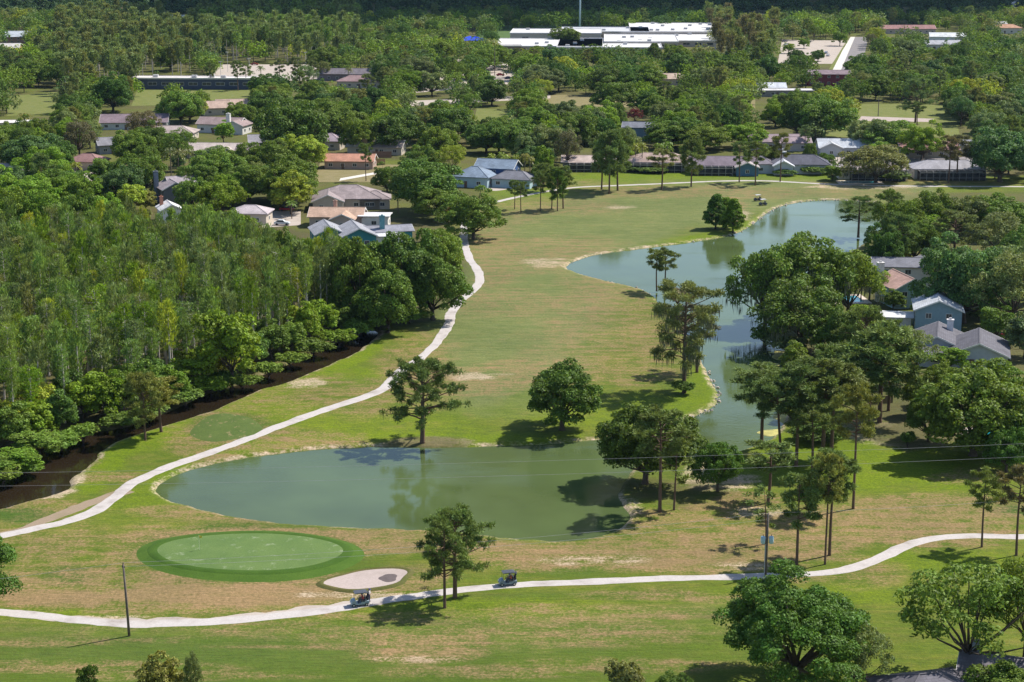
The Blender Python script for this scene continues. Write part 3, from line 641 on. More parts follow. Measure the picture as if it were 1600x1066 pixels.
TREES = []                                                  # every tree placed: dict(u, v, top, w, ...)
PAL0 = {'dark': (.052, .086, .015), 'mid': (.074, .112, .017), 'bright': (.088, .138, .013), 'yellow': (.17, .18, .02), 'grey': (.098, .115, .042), 'olive': (.115, .115, .038),
       'brown': (.145, .12, .06), 'red': (.16, .03, .035), 'pine': (.084, .102, .028), 'pineyellow': (.14, .128, .03), 'cyp': (.096, .13, .032), 'deepgreen': (.042, .080, .013), 'blue': (.056, .09, .026)}
PAL = {k: tuple(c * (1.9 if k not in ('brown', 'red') else 1.25) * f for c, f in zip(v, (1.04, 1.03, .95) if k in ('dark', 'mid', 'deepgreen', 'bright') else (.93, 1.04, 1.0))) for k, v in PAL0.items()}
TNAME = {'dark': 'dark green', 'mid': 'mid green', 'bright': 'bright green', 'yellow': 'yellow green', 'grey': 'grey green', 'olive': 'olive', 'brown': 'brownish', 'red': 'dark red', 'pine': 'dull green',
         'pineyellow': 'yellowish', 'cyp': 'fresh green', 'deepgreen': 'deep green', 'blue': 'cool green'}
NAMES = {'broad': 'leafy_tree', 'airy': 'open_crowned_tree', 'oak': 'oak_tree', 'pine': 'pine_tree', 'cypress': 'cypress_tree', 'conical tree': 'conical_tree', 'palm': 'palm_tree'}
trr = random.Random(99)
def tree(kind, u, v, top, wpx, tint, label=None, group=None, name=None, var=None, rot=None, world=None):
    ps = PROTO[kind]; p = ps[var % len(ps)] if var is not None else trr.choice(ps)
    g = Vector((*world, 0)) if world is not None else G(u, v)
    if world is not None: u, v, _ = PX(g.x, g.y)
    s = F / PX(g.x, g.y)[2]; dep = DEP(v); wm = wpx / s
    k = .3 if p['species'] in ('oak', 'conical tree') else .15
    hm = max(.6, ((v - top) / s - k * wm * math.sin(dep)) / math.cos(dep))
    e_ = empty(name or (kind if kind == 'shrub' else NAMES.get(kind, NAMES[p['species']])), (g.x, g.y, 0), rot if rot is not None else trr.uniform(0, 6.28))
    e_.scale = (wm / p['w'], wm / p['w'], hm / p['h'])
    t = link(bpy.data.objects.new('trunk', p['trunk']), e_)
    c = link(bpy.data.objects.new('crown', p['crown']), e_)
    col = PAL[tint]; j = trr.uniform(.84, 1.18); h_ = trr.uniform(-.09, .09)
    c.color = (col[0] * j * (1 + h_), col[1] * j, col[2] * j * (1 - h_), 1)
    if p['extra']: link(bpy.data.objects.new(p['extra'][0], p['extra'][1]), e_)
    TREES.append(dict(o=e_, u=u, v=v, top=top, w=wpx, kind=kind, sp=p['species'], tint=tint, label=label, group=group, hm=hm, x=g.x, y=g.y))
    return e_

# ------------------------------------------------------------------ buildings
M_GLASS = P('window_glass', (.03, .04, .05), rough=.12, var=.2, spec=.6)
M_TRIM = P('white_trim', (.74, .72, .68), rough=.5, var=.1)
M_SCREENF = P('screen_frame', (.40, .38, .36), rough=.5)
def screenmat():
    m, nt, b = newmat('insect_screen'); b.inputs['Base Color'].default_value = (.02, .02, .025, 1); b.inputs['Roughness'].default_value = .7
    t = nt.nodes.new('ShaderNodeBsdfTransparent'); mx = nt.nodes.new('ShaderNodeMixShader'); mx.inputs[0].default_value = .62
    nt.links.new(t.outputs[0], mx.inputs[1]); nt.links.new(b.outputs[0], mx.inputs[2]); nt.links.new(mx.outputs[0], nt.nodes['Material Output'].inputs[0]); return m
M_SCREEN = screenmat()
LAND = []                                                   # landmarks for tree labels: (u, v, phrase)
_win = {}
def window(parent, x, y, z, w, h, ang):                     # a framed window on a wall, centre at x,y,z facing ang
    k = (round(w, 2), round(h, 2))
    if k not in _win:
        f = MB(); t = .09
        f.box(-w/2, w/2, -.06, .03, -h/2, -h/2 + t).box(-w/2, w/2, -.06, .03, h/2 - t, h/2).box(-w/2, -w/2 + t, -.06, .03, -h/2 + t, h/2 - t).box(w/2 - t, w/2, -.06, .03, -h/2 + t, h/2 - t).box(-.03, .03, -.045, .03, -h/2 + t, h/2 - t)
        p = MB().box(-w/2 + t, w/2 - t, -.025, .02, -h/2 + t, h/2 - t)
        _win[k] = (f.mesh('window', M_TRIM), p.mesh('pane', M_GLASS))
    o = link(bpy.data.objects.new('window', _win[k][0]), parent); o.location = (x, y, z); o.rotation_euler = (0, 0, ang)
    link(bpy.data.objects.new('pane', _win[k][1]), o)
def block(root, dx, dy, w, d, h, roof, pitch, rc, wc, turn=False, ov=.55, nwin=True, gablemat=None, first=True, z0=0.0):
    """one wing: walls and a gable or hip roof, ridge along local x (along y if turned)"""
    a = math.pi / 2 if turn else 0; T = Matrix.Translation((dx, dy, z0)) @ Matrix.Rotation(a, 4, 'Z')
    wm = P('house_wall', wc, var=.12, rough=.85); rm = roofmat('shingles', rc)
    def put(mb, name, mat, parent=root):
        o = mb.build(name, mat, parent); o.matrix_local = T; return o
    rz = h + (d / 2) * pitch
    if roof == 'gable':
        put(MB().prism([(-d/2, -.2), (d/2, -.2), (d/2, h), (0, rz), (-d/2, h)], -w/2, w/2), 'wall', wm)
        th = .16; m = MB()
        for sg in (1, -1):
            y1, z1 = -sg * (d/2 + ov), h - ov * pitch
            pr = [(0, rz + .03), (y1, z1 + .03), (y1, z1 + .03 + th), (0, rz + .03 + th * 1.1)]
            if sg < 0: pr = pr[::-1]
            m.prism(pr, -w/2 - ov, w/2 + ov)
        ro = put(m, 'roof', rm)
        o = MB().box(-w/2 - ov, w/2 + ov, -.14, .14, rz + .14, rz + .24).build('ridge_cap', P('ridge_shingles', [x * .7 for x in rc]), ro)
        ye, ze = d/2 + ov, h - ov * pitch
        for sx in (-1, 1):
            x0 = sx * (w/2 + ov)
            MB().prism([(-ye, ze - .10), (0, rz - .10), (ye, ze - .10), (ye, ze + .2), (0, rz + .22), (-ye, ze + .2)], min(x0 + sx * .004, x0 + sx * .06), max(x0 + sx * .004, x0 + sx * .06)).build('barge_board', M_TRIM, ro)
    else:
        put(MB().box(-w/2, w/2, -d/2, d/2, -.2, h), 'wall', wm)
        W, D = w/2 + ov, d/2 + ov; k = max(.2, W - D); zz = h + D * pitch; hz = h - .04
        if W < D: W, D = W, D
        V = [(-W,-D,hz),(W,-D,hz),(W,D,hz),(-W,D,hz),(-W,-D,hz+.2),(W,-D,hz+.2),(W,D,hz+.2),(-W,D,hz+.2),(-k,0,zz+.2),(k,0,zz+.2)]
        ro = put(MB().add(V, [(3,2,1,0),(0,1,5,4),(1,2,6,5),(2,3,7,6),(3,0,4,7),(4,5,9,8),(5,6,9),(6,7,8,9),(7,4,8)]), 'roof', rm)
        c = MB().box(-k, k, -.13, .13, zz + .16, zz + .28)
        for sx in (-1, 1):
            for sy in (-1, 1): c.tube([(sx * k, 0, zz + .2), (sx * W, sy * D, hz + .2)], .11, 4)
        c.build('ridge_cap', P('ridge_shingles', [x * .72 for x in rc]), ro)
    if nwin:
        zw = min(1.55, h - .9)
        for lev in ([zw] if h < 4.4 else [zw, h - 1.25]):
            n = max(1, int(w / 4.2))
            for i in range(n):
                x = (i + .5) / n * w - w / 2
                for sy, an in ((-1, 0), (1, math.pi)):
                    q = T @ Vector((x, sy * (d/2), lev)); window(root, q.x, q.y, q.z, 1.5, 1.2, a + an)
            for sx, an in ((1, math.pi/2), (-1, -math.pi/2)):
                for yy in ((-d*.22, d*.22) if d > 8 else (0,)):
                    q = T @ Vector((sx * w/2, yy, lev)); window(root, q.x, q.y, q.z, 1.3, 1.2, a + an)
    return T, rz
def house(label, short, u, v, w, d, h, rot, roof='gable', rc=(.3,.24,.21), wc=(.6,.55,.48), pitch=.45, turn=False, wings=(), chimney=None, garage=None, lanai=None, cat='house', name='house', door=True):
    g = G(u, v); root = empty(name, (g.x, g.y, 0), R(rot), label, cat)
    T, rz = block(root, 0, 0, w, d, h, roof, pitch, rc, wc, turn)
    for wg in wings:
        block(root, wg['dx'], wg['dy'], wg['w'], wg['d'], wg.get('h', h), wg.get('roof', roof), wg.get('pitch', pitch), wg.get('rc', rc), wg.get('wc', wc), wg.get('turn', False))
    if chimney:
        x, y, cw, top, ccol = chimney
        c = MB().box(x - cw/2, x + cw/2, y - cw*.4, y + cw*.4, 0, top).build('chimney', P('chimney_masonry', ccol), root)
        MB().box(x - cw/2 - .1, x + cw/2 + .1, y - cw*.4 - .1, y + cw*.4 + .1, top, top + .18).box(x - .25, x + .25, y - .2, y + .2, top + .18, top + .5).build('chimney_cap', P('chimney_masonry', [c_ * .8 for c_ in ccol]), c)
    W, D = (d, w) if turn else (w, d)
    if garage is not None:
        gx = garage; o = MB().box(gx - 2.4, gx + 2.4, -D/2 - .08, -D/2 - .01, .02, 2.25).build('garage_door', P('garage_door', (.6, .58, .55)), root)
        MB().box(gx - 2.55, gx + 2.55, -D/2 - .11, -D/2 - .09, 2.25, 2.42).build('lintel', M_TRIM, o)
    if door:
        o = MB().box(-.5, .5, -D/2 - .07, -D/2 - .01, .02, 2.1).build('door', P('door_paint', (.16, .10, .07)), root); o.location.x = -W * .12
        MB().box(.3, .4, -D/2 - .12, -D/2 - .07, .95, 1.1).build('handle', P('brass', (.5, .4, .2), metal=.8), o)
    if lanai:
        x0, x1, y0, y1, zt = lanai; fr = MB(); n = max(2, int((x1 - x0) / 2.2)); t = .05
        for i in range(n + 1):
            x = x0 + (x1 - x0) * i / n
            fr.box(x - t, x + t, y0 - t, y0 + t, 0, zt - .5).box(x - t, x + t, y0 + t, y1, zt - .06, zt + .04)
            fr.tube([(x, y0, zt - .5), (x, y0 + .9, zt)], t, 4)
        fr.box(x0, x1, y0 - t, y0 + t, zt - .5, zt - .4).box(x0, x1, y0 - t, y0 + t, .9, .98)
        for yy in (y0 + (y1 - y0) * .5,): fr.box(x0, x1, yy - t, yy + t, zt + .045, zt + .11)
        la = fr.build('screen_frame', M_SCREENF, root)
        for i in range(n):
            a, b_ = x0 + (x1 - x0) * i / n + t, x0 + (x1 - x0) * (i + 1) / n - t
            MB().box(a, b_, y0 - .012, y0 + .012, 0.02, zt - .52).build('screen_panel', M_SCREEN, la)
            MB().box(a, b_, y0 + .9, y1 - .02, zt - .05, zt - .03).build('screen_panel', M_SCREEN, la)
        for x in (x0, x1): MB().box(x - .012, x + .012, y0 + t, y1 - .02, .02, zt - .1).build('screen_panel', M_SCREEN, la)
    LAND.append((u, v - 4, short)); return root
BRN, TAN, PUR, GRY, SLT, TER, WHT = (.33,.25,.22), (.50,.40,.32), (.135,.13,.15), (.34,.33,.35), (.17,.19,.24), (.50,.25,.17), (.72,.70,.68)
CRM, BEI, BLU, TEAL, DK = (.70,.65,.57), (.52,.45,.37), (.25,.36,.42), (.05,.24,.27), (.13,.13,.15)
brick, white = (.42,.20,.13), (.75,.72,.68)
# right bank of the lake
house('two storey slate blue house with speckled pale grey gable roof', 'the pale grey roofed two storey house', 1463, 514, 11, 9.6, 5.3, -10, 'gable', (.55,.57,.60), BLU, .42, True, door=False, wings=[dict(dx=-8.5, dy=.5, w=6, d=5.5, h=2.7, roof='gable', pitch=.12, rc=(.78,.78,.78), wc=WHT)])
house('low house with dark purple grey roofs in front of the pale grey roofed one', 'the dark purple roofed house', 1528, 566, 13, 11, 3.0, -14, 'gable', PUR, (.45,.48,.52), .42, True, wings=[dict(dx=-8.2, dy=5.5, w=13, d=9.5, h=3.0, turn=True), dict(dx=-8.5, dy=-3.5, w=6, d=6, h=2.5, pitch=.25)], chimney=(-5.8, 9.5, 1.3, 6.2, (.72,.70,.72)))
house('salmon roofed house with sky blue gable and white chimney', 'the salmon roofed house', 1409, 474, 11, 8.6, 4.6, 12, 'gable', (.52,.33,.27), (.32,.46,.52), .5, True, chimney=(-4.3, 3.2, 1.5, 9.0, white), door=False)
house('long dark grey roofed house beyond the salmon roof', 'the long dark grey roofed house', 1415, 440, 16, 8, 4.4, -6, 'gable', (.20,.20,.23), CRM, .35, wings=[dict(dx=6.5, dy=3.5, w=9, d=7, turn=True)])
house('charcoal roofed house at the bottom right corner under the oak', 'the bottom right corner house', 1446, 1112, 10, 8, 2.7, 14, 'hip', (.14,.13,.15), (.42,.4,.38), .38)
house('grey gabled cottage with metal chimney box at the lower right edge', 'the lower right cottage', 1552, 1075, 7, 6, 2.5, -20, 'gable', (.2,.18,.2), (.3,.3,.32), .5, chimney=(-2.2, .6, 1.0, 5.0, (.38,.42,.46)))
# left cluster by the cypress wood
house('house with broad grey brown hip roof behind the orange tan one', 'the broad grey brown roofed house', 545, 322, 19, 14, 3.2, 4, 'hip', (.33,.27,.27), BEI, .42, wings=[dict(dx=-6, dy=-5, w=12, d=9, h=3.2, roof='gable', turn=True), dict(dx=8, dy=-3, w=9, d=8, h=3.0)])
house('house with weathered orange tan roof and white rear addition', 'the orange tan roofed house', 528, 352, 15, 9, 3.2, -3, 'gable', (.50,.34,.25), (.55,.42,.36), .42, turn=False, wings=[dict(dx=2.5, dy=-3.2, w=11, d=6.5, turn=True), dict(dx=11, dy=-1.5, w=8, d=6, h=3.4, pitch=.10, rc=(.72,.7,.7), wc=white)], chimney=(-1.0, 2.4, 1.0, 6.6, (.5,.33,.26)))
house('grey roofed house with teal gables beside the dense oaks', 'the teal gabled house', 556, 382, 13, 9, 3.4, 14, 'gable', (.34,.34,.37), TEAL, .45, turn=True, wings=[dict(dx=-7.0, dy=4.5, w=12, d=8, h=3.4, turn=True), dict(dx=9, dy=3.0, w=13, d=7, h=3.2, pitch=.3, rc=(.27,.27,.31)), dict(dx=8, dy=-3, w=8, d=4.5, h=2.8, pitch=.12, rc=(.70,.7,.7), wc=white)], chimney=(7.5, 1.2, 1.3, 7.2, (.10,.25,.29)))
house('house with steel blue hip and gable roofs behind the palms', 'the steel blue roofed house', 742, 290, 12, 10, 3.4, -18, 'hip', (.22,.28,.36), (.38,.50,.56), .5, wings=[dict(dx=5, dy=9, w=13, d=9, h=5.4, roof='gable', turn=False, wc=(.05,.10,.24)), dict(dx=13, dy=2, w=13, d=8, h=2.8, roof='hip', rc=(.2,.2,.23))])
house('long low house with terracotta orange roof and dry lawn', 'the terracotta roofed house', 548, 262, 17, 9, 2.9, -4, 'gable', TER, (.42,.30,.24), .42)
house('tan roofed house with tall brick chimney above the terracotta roof', 'the brick chimney house', 600, 240, 15, 9, 3.0, -8, 'gable', (.44,.36,.32), BEI, .45, chimney=(-6.5, -3, 1.8, 7.2, (.40,.27,.16)), wings=[dict(dx=-9, dy=-1, w=8, d=6, rc=(.6,.55,.5))])
house('low house with long purple brown roof and pale end walls', 'the long purple brown roofed house', 212, 200, 27, 12, 3.0, 5, 'gable', (.24,.18,.20), (.55,.57,.55), .45, lanai=(6, 13.5, -9, -6.2, 2.8))
house('house with wide dusty tan roof below the long purple brown one', 'the dusty tan roofed house', 265, 217, 21, 11, 2.8, -3, 'hip', (.42,.34,.31), BEI, .38)
house('brown roofed house with white chimney and pale gable', 'the white chimney house', 348, 206, 18, 10, 3.6, -14, 'gable', (.32,.24,.23), (.62,.60,.57), .45, chimney=(5, -5.4, 1.6, 8.0, white), wings=[dict(dx=8, dy=-3, w=10, d=8, turn=True)])
house('house with steep orange tan gables near the sports court', 'the steep orange tan gabled house', 364, 177, 14, 10, 3.4, 16, 'gable', (.50,.36,.29), BEI, .55, wings=[dict(dx=-8, dy=-3, w=12, d=9)])
house('house with pale pinkish tan roof and small front gable', 'the pale pinkish tan roofed house', 338, 245, 19, 10, 2.9, -5, 'gable', (.52,.44,.40), BEI, .42, wings=[dict(dx=5, dy=-3.2, w=8, d=6, turn=True), dict(dx=13, dy=-1, w=9, d=8, rc=(.22,.17,.18))])
house('dark grey gabled house half hidden behind an oak on the left', 'the dark grey gabled house', 180, 238, 13, 9, 3.4, 22, 'gable', (.26,.25,.27), (.32,.32,.34), .5)
house('two storey house with layered mauve grey roofs and dark gable', 'the layered mauve roofed house', 270, 316, 10, 8, 4.8, 24, 'gable', (.36,.31,.33), (.16,.17,.19), .5, turn=True, wings=[dict(dx=4, dy=4, w=9, d=7, h=5.6)], chimney=(-4.5, 2.0, 1.4, 9.5, (.2,.22,.26)), door=False)
house('small white gabled house with orange chimney at the wood edge', 'the small white gabled house', 266, 345, 8, 6, 3.8, 20, 'gable', (.7,.68,.68), WHT, .5, turn=True, chimney=(-2, 2, 1.0, 6.8, (.5,.22,.14)))
house('brown red roofed house under the big oak at far left', 'the brown red roofed house', 138, 264, 12, 9, 3.0, -12, 'hip', (.30,.17,.16), BEI, .45)
house('white flat roofed bungalow beside a palm at far left', 'the white flat roofed bungalow', 30, 203, 18, 9, 3.4, 6, 'gable', (.78,.74,.70), (.75,.68,.6), .08)
house('white walled house half hidden at the left edge', 'the white walled house', 8, 276, 14, 8, 3.0, 0, 'gable', (.45,.42,.42), (.78,.78,.76), .35)
house('house showing one pale lilac roof above the cypress tops', 'the pale lilac roofed house', 392, 348, 11, 8, 3.2, -6, 'hip', (.50,.43,.44), BEI, .4)
house('house with grey roof and white flue left of the brick chimney house', 'the white flue house', 425, 232, 17, 10, 3.0, 10, 'gable', (.30,.28,.30), (.5,.48,.46), .45, chimney=(7, -4, 1.2, 7.5, white))
house('mauve roofed house between dark oak trunks', 'the mauve roofed house', 512, 232, 12, 9, 3.2, -10, 'hip', (.36,.29,.32), BEI, .5)
# row behind the fairway
house('low tan roofed house with dark screen porch behind the pine trio', 'the low tan roofed house', 922, 264, 19, 9, 2.9, -3, 'gable', (.50,.40,.36), (.3,.27,.26), .38, lanai=(-7, 8, -8.5, -4.6, 2.9))
house('long brown tan roofed house with grey screen enclosure on the fairway', 'the brown tan roofed fairway house', 1028, 264, 21, 11, 3.0, -4, 'hip', (.42,.31,.27), BEI, .42, lanai=(-11, 8, -9.5, -5.6, 3.0))
house('long dark purple roofed house with pale screen enclosure and blue gable', 'the long dark purple roofed house', 1128, 269, 22, 11, 3.1, -3, 'gable', (.20,.16,.19), (.42,.44,.48), .42, lanai=(-11, 3, -9.5, -5.6, 3.0), wings=[dict(dx=8, dy=-4.5, w=10, d=7.5, h=3.0, turn=True, rc=(.42,.36,.36), wc=(.10,.19,.28))])
house('two storey slate roofed house with blue walls among the oaks', 'the slate roofed blue house', 998, 218, 12, 8, 5.2, -8, 'gable', (.20,.21,.25), (.16,.24,.33), .4)
house('house with wide mauve brown roof right of the oaks', 'the mauve brown roofed house', 1210, 232, 20, 10, 3.2, 3, 'gable', (.33,.25,.27), (.45,.4,.38), .42, wings=[dict(dx=6, dy=-5, w=12, d=8, turn=False)])
house('house with pale grey metal roof and garage facing the road', 'the pale grey metal roofed house', 1322, 241, 21, 11, 3.2, -2, 'gable', (.52,.54,.58), (.5,.5,.5), .45, garage=-6.5, wings=[dict(dx=-6.5, dy=-3, w=9, d=8, turn=True, rc=(.6,.6,.62))])
house('charcoal roofed house with white gable and hedge on the fairway', 'the white gabled charcoal roofed house', 1247, 269, 20, 10, 3.2, -5, 'hip', (.11,.11,.14), (.55,.57,.6), .5, wings=[dict(dx=-5.5, dy=-4.5, w=8, d=6.5, roof='gable', turn=True, rc=(.55,.56,.6), wc=(.60,.62,.66)), dict(dx=-13, dy=-1, w=8, d=8, rc=(.25,.22,.25))])
house('red brown roofed house behind the forked oak', 'the red brown roofed house', 1448, 244, 21, 10, 3.1, 0, 'gable', (.34,.18,.17), (.42,.36,.3), .42)
house('grey roofed house with wide screened pool cage near the right edge', 'the pool cage house', 1478, 276, 24, 11, 3.2, 0, 'hip', (.36,.35,.38), (.5,.48,.46), .38, lanai=(-11, 11, -9.8, -5.6, 3.1))
house('small grey gabled house right of the red brown roof', 'the small grey gabled house', 1520, 240, 9, 8, 3.2, 6, 'gable', (.36,.36,.42), (.4,.4,.42), .45)
house('pale house with pool terrace behind the spreading fairway oak', 'the pool terrace house', 1360, 277, 23, 10, 3.0, 0, 'hip', (.42,.36,.36), CRM, .4, lanai=(-8, 10, -9, -5.2, 2.9))
# far buildings
house('dark red two storey house at the foot of the straight road', 'the dark red house', 1293, 133, 22, 11, 6.0, -4, 'gable', (.24,.18,.20), (.22,.05,.06), .3)
house('long carport with white roof edge among the oaks', 'the white edged carport', 1226, 150, 34, 8, 3.0, 0, 'gable', (.62,.6,.6), (.3,.28,.28), .1)
for k, (lab, sh, u, v, w, d, h, rot, rf, rc, wc) in enumerate([
    ('pale blue two storey house at the far tree line right of the school', 'the pale blue far house', 1172, 50, 17, 10, 6, 8, 'gable', (.3,.26,.28), (.55,.66,.75)),
    ('mauve roofed house right of the pale blue far house', 'the mauve far house', 1192, 40, 18, 11, 4, -6, 'hip', (.34,.24,.26), CRM),
    ('white gabled house among far oaks right of the road', 'the white gabled far house', 1480, 66, 24, 12, 4, -8, 'gable', (.70,.72,.72), (.72,.74,.74)),
    ('grey roofed house below the white gabled far house', 'the grey roofed far house', 1465, 77, 30, 11, 3.5, 4, 'gable', (.42,.42,.46), (.6,.6,.6)),
    ('long red brown roof right of the straight road', 'the long red brown far roof', 1412, 52, 44, 12, 3.5, 2, 'gable', (.32,.17,.16), (.5,.4,.35)),
    ('house with orange roof at the far right', 'the orange roofed far house', 1572, 52, 20, 11, 4, 0, 'hip', (.50,.28,.18), CRM),
    ('low white house at the top right corner', 'the top right white house', 1575, 12, 30, 11, 4, 3, 'gable', (.75,.72,.72), WHT),
    ('pale house near the right edge under far oaks', 'the right edge pale house', 1548, 46, 22, 10, 4, -5, 'gable', (.62,.6,.62), WHT),
    ('small grey roofed house far right of the long oaks', 'the small grey far house', 1552, 80, 22, 10, 3.4, 4, 'gable', (.4,.4,.44), BEI),
    ('tan roofed house peeking between far oaks below the school', 'the tan far house', 1048, 132, 20, 11, 3.2, 5, 'hip', (.5,.38,.3), BEI),
    ('small brown gabled house right of the tan far house', 'the small brown gabled far house', 1130, 126, 12, 9, 3.6, -10, 'gable', (.33,.25,.27), BEI),
    ('pale tan gabled house in the oaks left of the brown gable', 'the pale tan gabled far house', 1096, 123, 13, 9, 3.6, 10, 'gable', (.55,.45,.42), BEI),
    ('white eaved house at the right end of the far oaks', 'the white eaved far house', 1197, 146, 18, 10, 3.2, 0, 'gable', (.6,.62,.68), (.5,.52,.56)),
    ('long low grey roofed building at the upper left edge', 'the long low grey building', 12, 68, 40, 16, 5, 4, 'gable', (.46,.5,.54), (.36,.22,.18)),
    ('brick walled shed below the long grey building', 'the brick shed', 6, 84, 22, 12, 4, 0, 'gable', (.6,.56,.52), (.36,.2,.15)),
    ('red roofed white house in the dark trees at the top left', 'the red roofed top left house', 207, 26, 34, 12, 5, 12, 'gable', (.42,.2,.18), WHT),
    ('small white house in the dark trees left of the pale cypresses', 'the small white top left house', 274, 36, 24, 11, 4, -10, 'gable', (.72,.74,.78), WHT),
    ('blue grey house in shade at the top left', 'the blue grey top left house', 133, 44, 26, 12, 4, 14, 'hip', (.26,.3,.38), (.4,.46,.54)),
    ('dark flat roofed pool house right of the sports court', 'the pool house', 548, 125, 34, 12, 3.6, -4, 'gable', (.17,.15,.17), (.22,.18,.2)),
    ('brown hip roofed building in front of the pool house', 'the brown hip roofed building', 575, 136, 30, 12, 3.2, -4, 'hip', (.3,.2,.2), BEI),
    ('white gabled house in the top right shade', 'the shaded top right house', 1205, 36, 22, 10, 5, -14, 'gable', (.4,.28,.28), WHT)]):
    house(lab, sh, u, v, w, d, h, rot, rf, rc, wc, .4)
def flatblock(root, x0, x1, y0, y1, h, wc, rc, nwin=0, units=0, seed=1):
    rr = random.Random(seed)
    MB().box(x0, x1, y0, y1, -.2, h).build('wall', P('block_wall', wc, var=.15), root)
    r = MB().box(x0 - .4, x1 + .4, y0 - .4, y1 + .4, h + .002, h + .35).build('roof', P('flat_roof', rc, var=.16, scale=.25), root)
    t = .3; MB().box(x0 - .4, x1 + .4, y0 - .4, y0 - .1, h + .353, h + .75).box(x0 - .4, x1 + .4, y1 + .1, y1 + .4, h + .353, h + .75).box(x0 - .4, x0 - .1, y0 - .1, y1 + .1, h + .353, h + .75).box(x1 + .1, x1 + .4, y0 - .1, y1 + .1, h + .353, h + .75).build('parapet', P('flat_roof', rc, var=.16, scale=.25), r)
    for i in range(units):
        x, y = rr.uniform(x0 + 3, x1 - 3), rr.uniform(y0 + 3, y1 - 3); MB().box(x - 1.3, x + 1.3, y - 1, y + 1, h + .353, h + 1.6).build('rooftop_unit', P('galvanised', (.45,.45,.46)), r)
    for i in range(nwin):
        x = x0 + (x1 - x0) * (i + .5) / nwin; window(root, x, y0 - .0, h * .55, min(4.5, (x1 - x0) / nwin * .7), 1.6, 0)
SC = [('low school block with bright white flat roof at its left end', 850, 82, 74, 70, 3.4, 4), ('white roofed school hall with dark louvred windows', 868, 67, 62, 46, 6.0, 1), ('long white roofed school wing in the middle', 952, 84, 66, 84, 3.4, 5), ('white roofed school wing stepped behind the middle one', 1002, 77, 48, 70, 4.4, 3), ('school gymnasium with tall white roof dotted with vents', 1068, 62, 74, 100, 5.0, 14), ('low white roofed school annex in front of the gymnasium', 1045, 73, 62, 70, 3.4, 2), ('school wing with long grey roof behind the hall', 945, 62, 62, 50, 5.0, 3)]
for k, (lab, u, v, w, d, h, un) in enumerate(SC):
    g = G(u, v); r = empty('school_building', (g.x, g.y, 0), R(-3), lab, 'school', 'school blocks')
    flatblock(r, -w/2, w/2, 0, d, h, (.42,.37,.32) if k != 1 else (.5,.46,.4), (.62,.60,.59) if k != 6 else (.5,.5,.52), 8 if k != 1 else 3, un, k)
    LAND.append((u, v, 'the white roofed school'))
g = G(302, 140); r = empty('clubhouse', (g.x, g.y, 0), R(-2), 'long low dark blue clubhouse with white flat roof by the sports court', 'clubhouse')
flatblock(r, -31, 31, 0, 11, 5.2, (.055,.07,.11), (.74,.68,.64), 9, 4); LAND.append((302, 140, 'the dark blue clubhouse'))
g = G(792, 84); r = empty('pavilion', (g.x, g.y, 0), 0, 'brown walled pavilion with pale roof left of the school', 'pavilion')
flatblock(r, -9, 9, 0, 9, 4.5, (.22,.15,.12), (.75,.7,.66), 2, 0)
# blue shade canopy over the school playground
g = G(738, 72); r = empty('shade_canopy', (g.x, g.y, 0), R(6), 'bright royal blue shade canopy on posts by the school playground', 'canopy')
V = [(-9,-6,4),(9,-6,4),(9,6,4),(-9,6,4),(-2,0,6.4),(2,0,6.4),(-9,-6,4.12),(9,-6,4.12),(9,6,4.12),(-9,6,4.12),(-2,0,6.55),(2,0,6.55)]
MB().add(V, [(0,4,5,1),(1,5,2),(2,5,4,3),(3,4,0),(6,7,11,10),(7,8,11),(8,9,10,11),(9,6,10),(0,1,7,6),(1,2,8,7),(2,3,9,8),(3,0,6,9)]).build('fabric_roof', P('blue_fabric', (.012,.06,.55)), r)
for x in (-8.4, 8.4):
    for y in (-5.4, 5.4): MB().tube([(x, y, -.1), (x, y, 4.02)], .1, 6).build('post', P('post_paint', (.3,.3,.32)), r)
LAND.append((738, 70, 'the royal blue canopy'))
# pool and patio by the lake houses
def pool(label, u, v, w, d, rot):
    g = G(u, v); r = empty('swimming_pool', (g.x, g.y, 0), R(rot), label, 'pool')
    MB().box(-w/2 - 1.5, w/2 + 1.5, -d/2 - 1.5, -d/2, -.1, .12).box(-w/2 - 1.5, w/2 + 1.5, d/2, d/2 + 1.5, -.1, .12).box(-w/2 - 1.5, -w/2, -d/2, d/2, -.1, .12).box(w/2, w/2 + 1.5, -d/2, d/2, -.1, .12).build('deck', P('pool_deck', (.6,.5,.42)), r)
    MB().box(-w/2, w/2, -d/2, d/2, -.1, .05).build('water', P('pool_water', (.02,.30,.36), rough=.08, spec=.6), r)
pool('turquoise swimming pool between trees left of the salmon roofed house', 1324, 468, 6, 7, 5)
pool('small turquoise pool seen through leaves by the right oaks', 1541, 682, 5, 7, 0)
pool('pale blue pool in front of the pool terrace house', 1343, 285, 12, 4, 0)
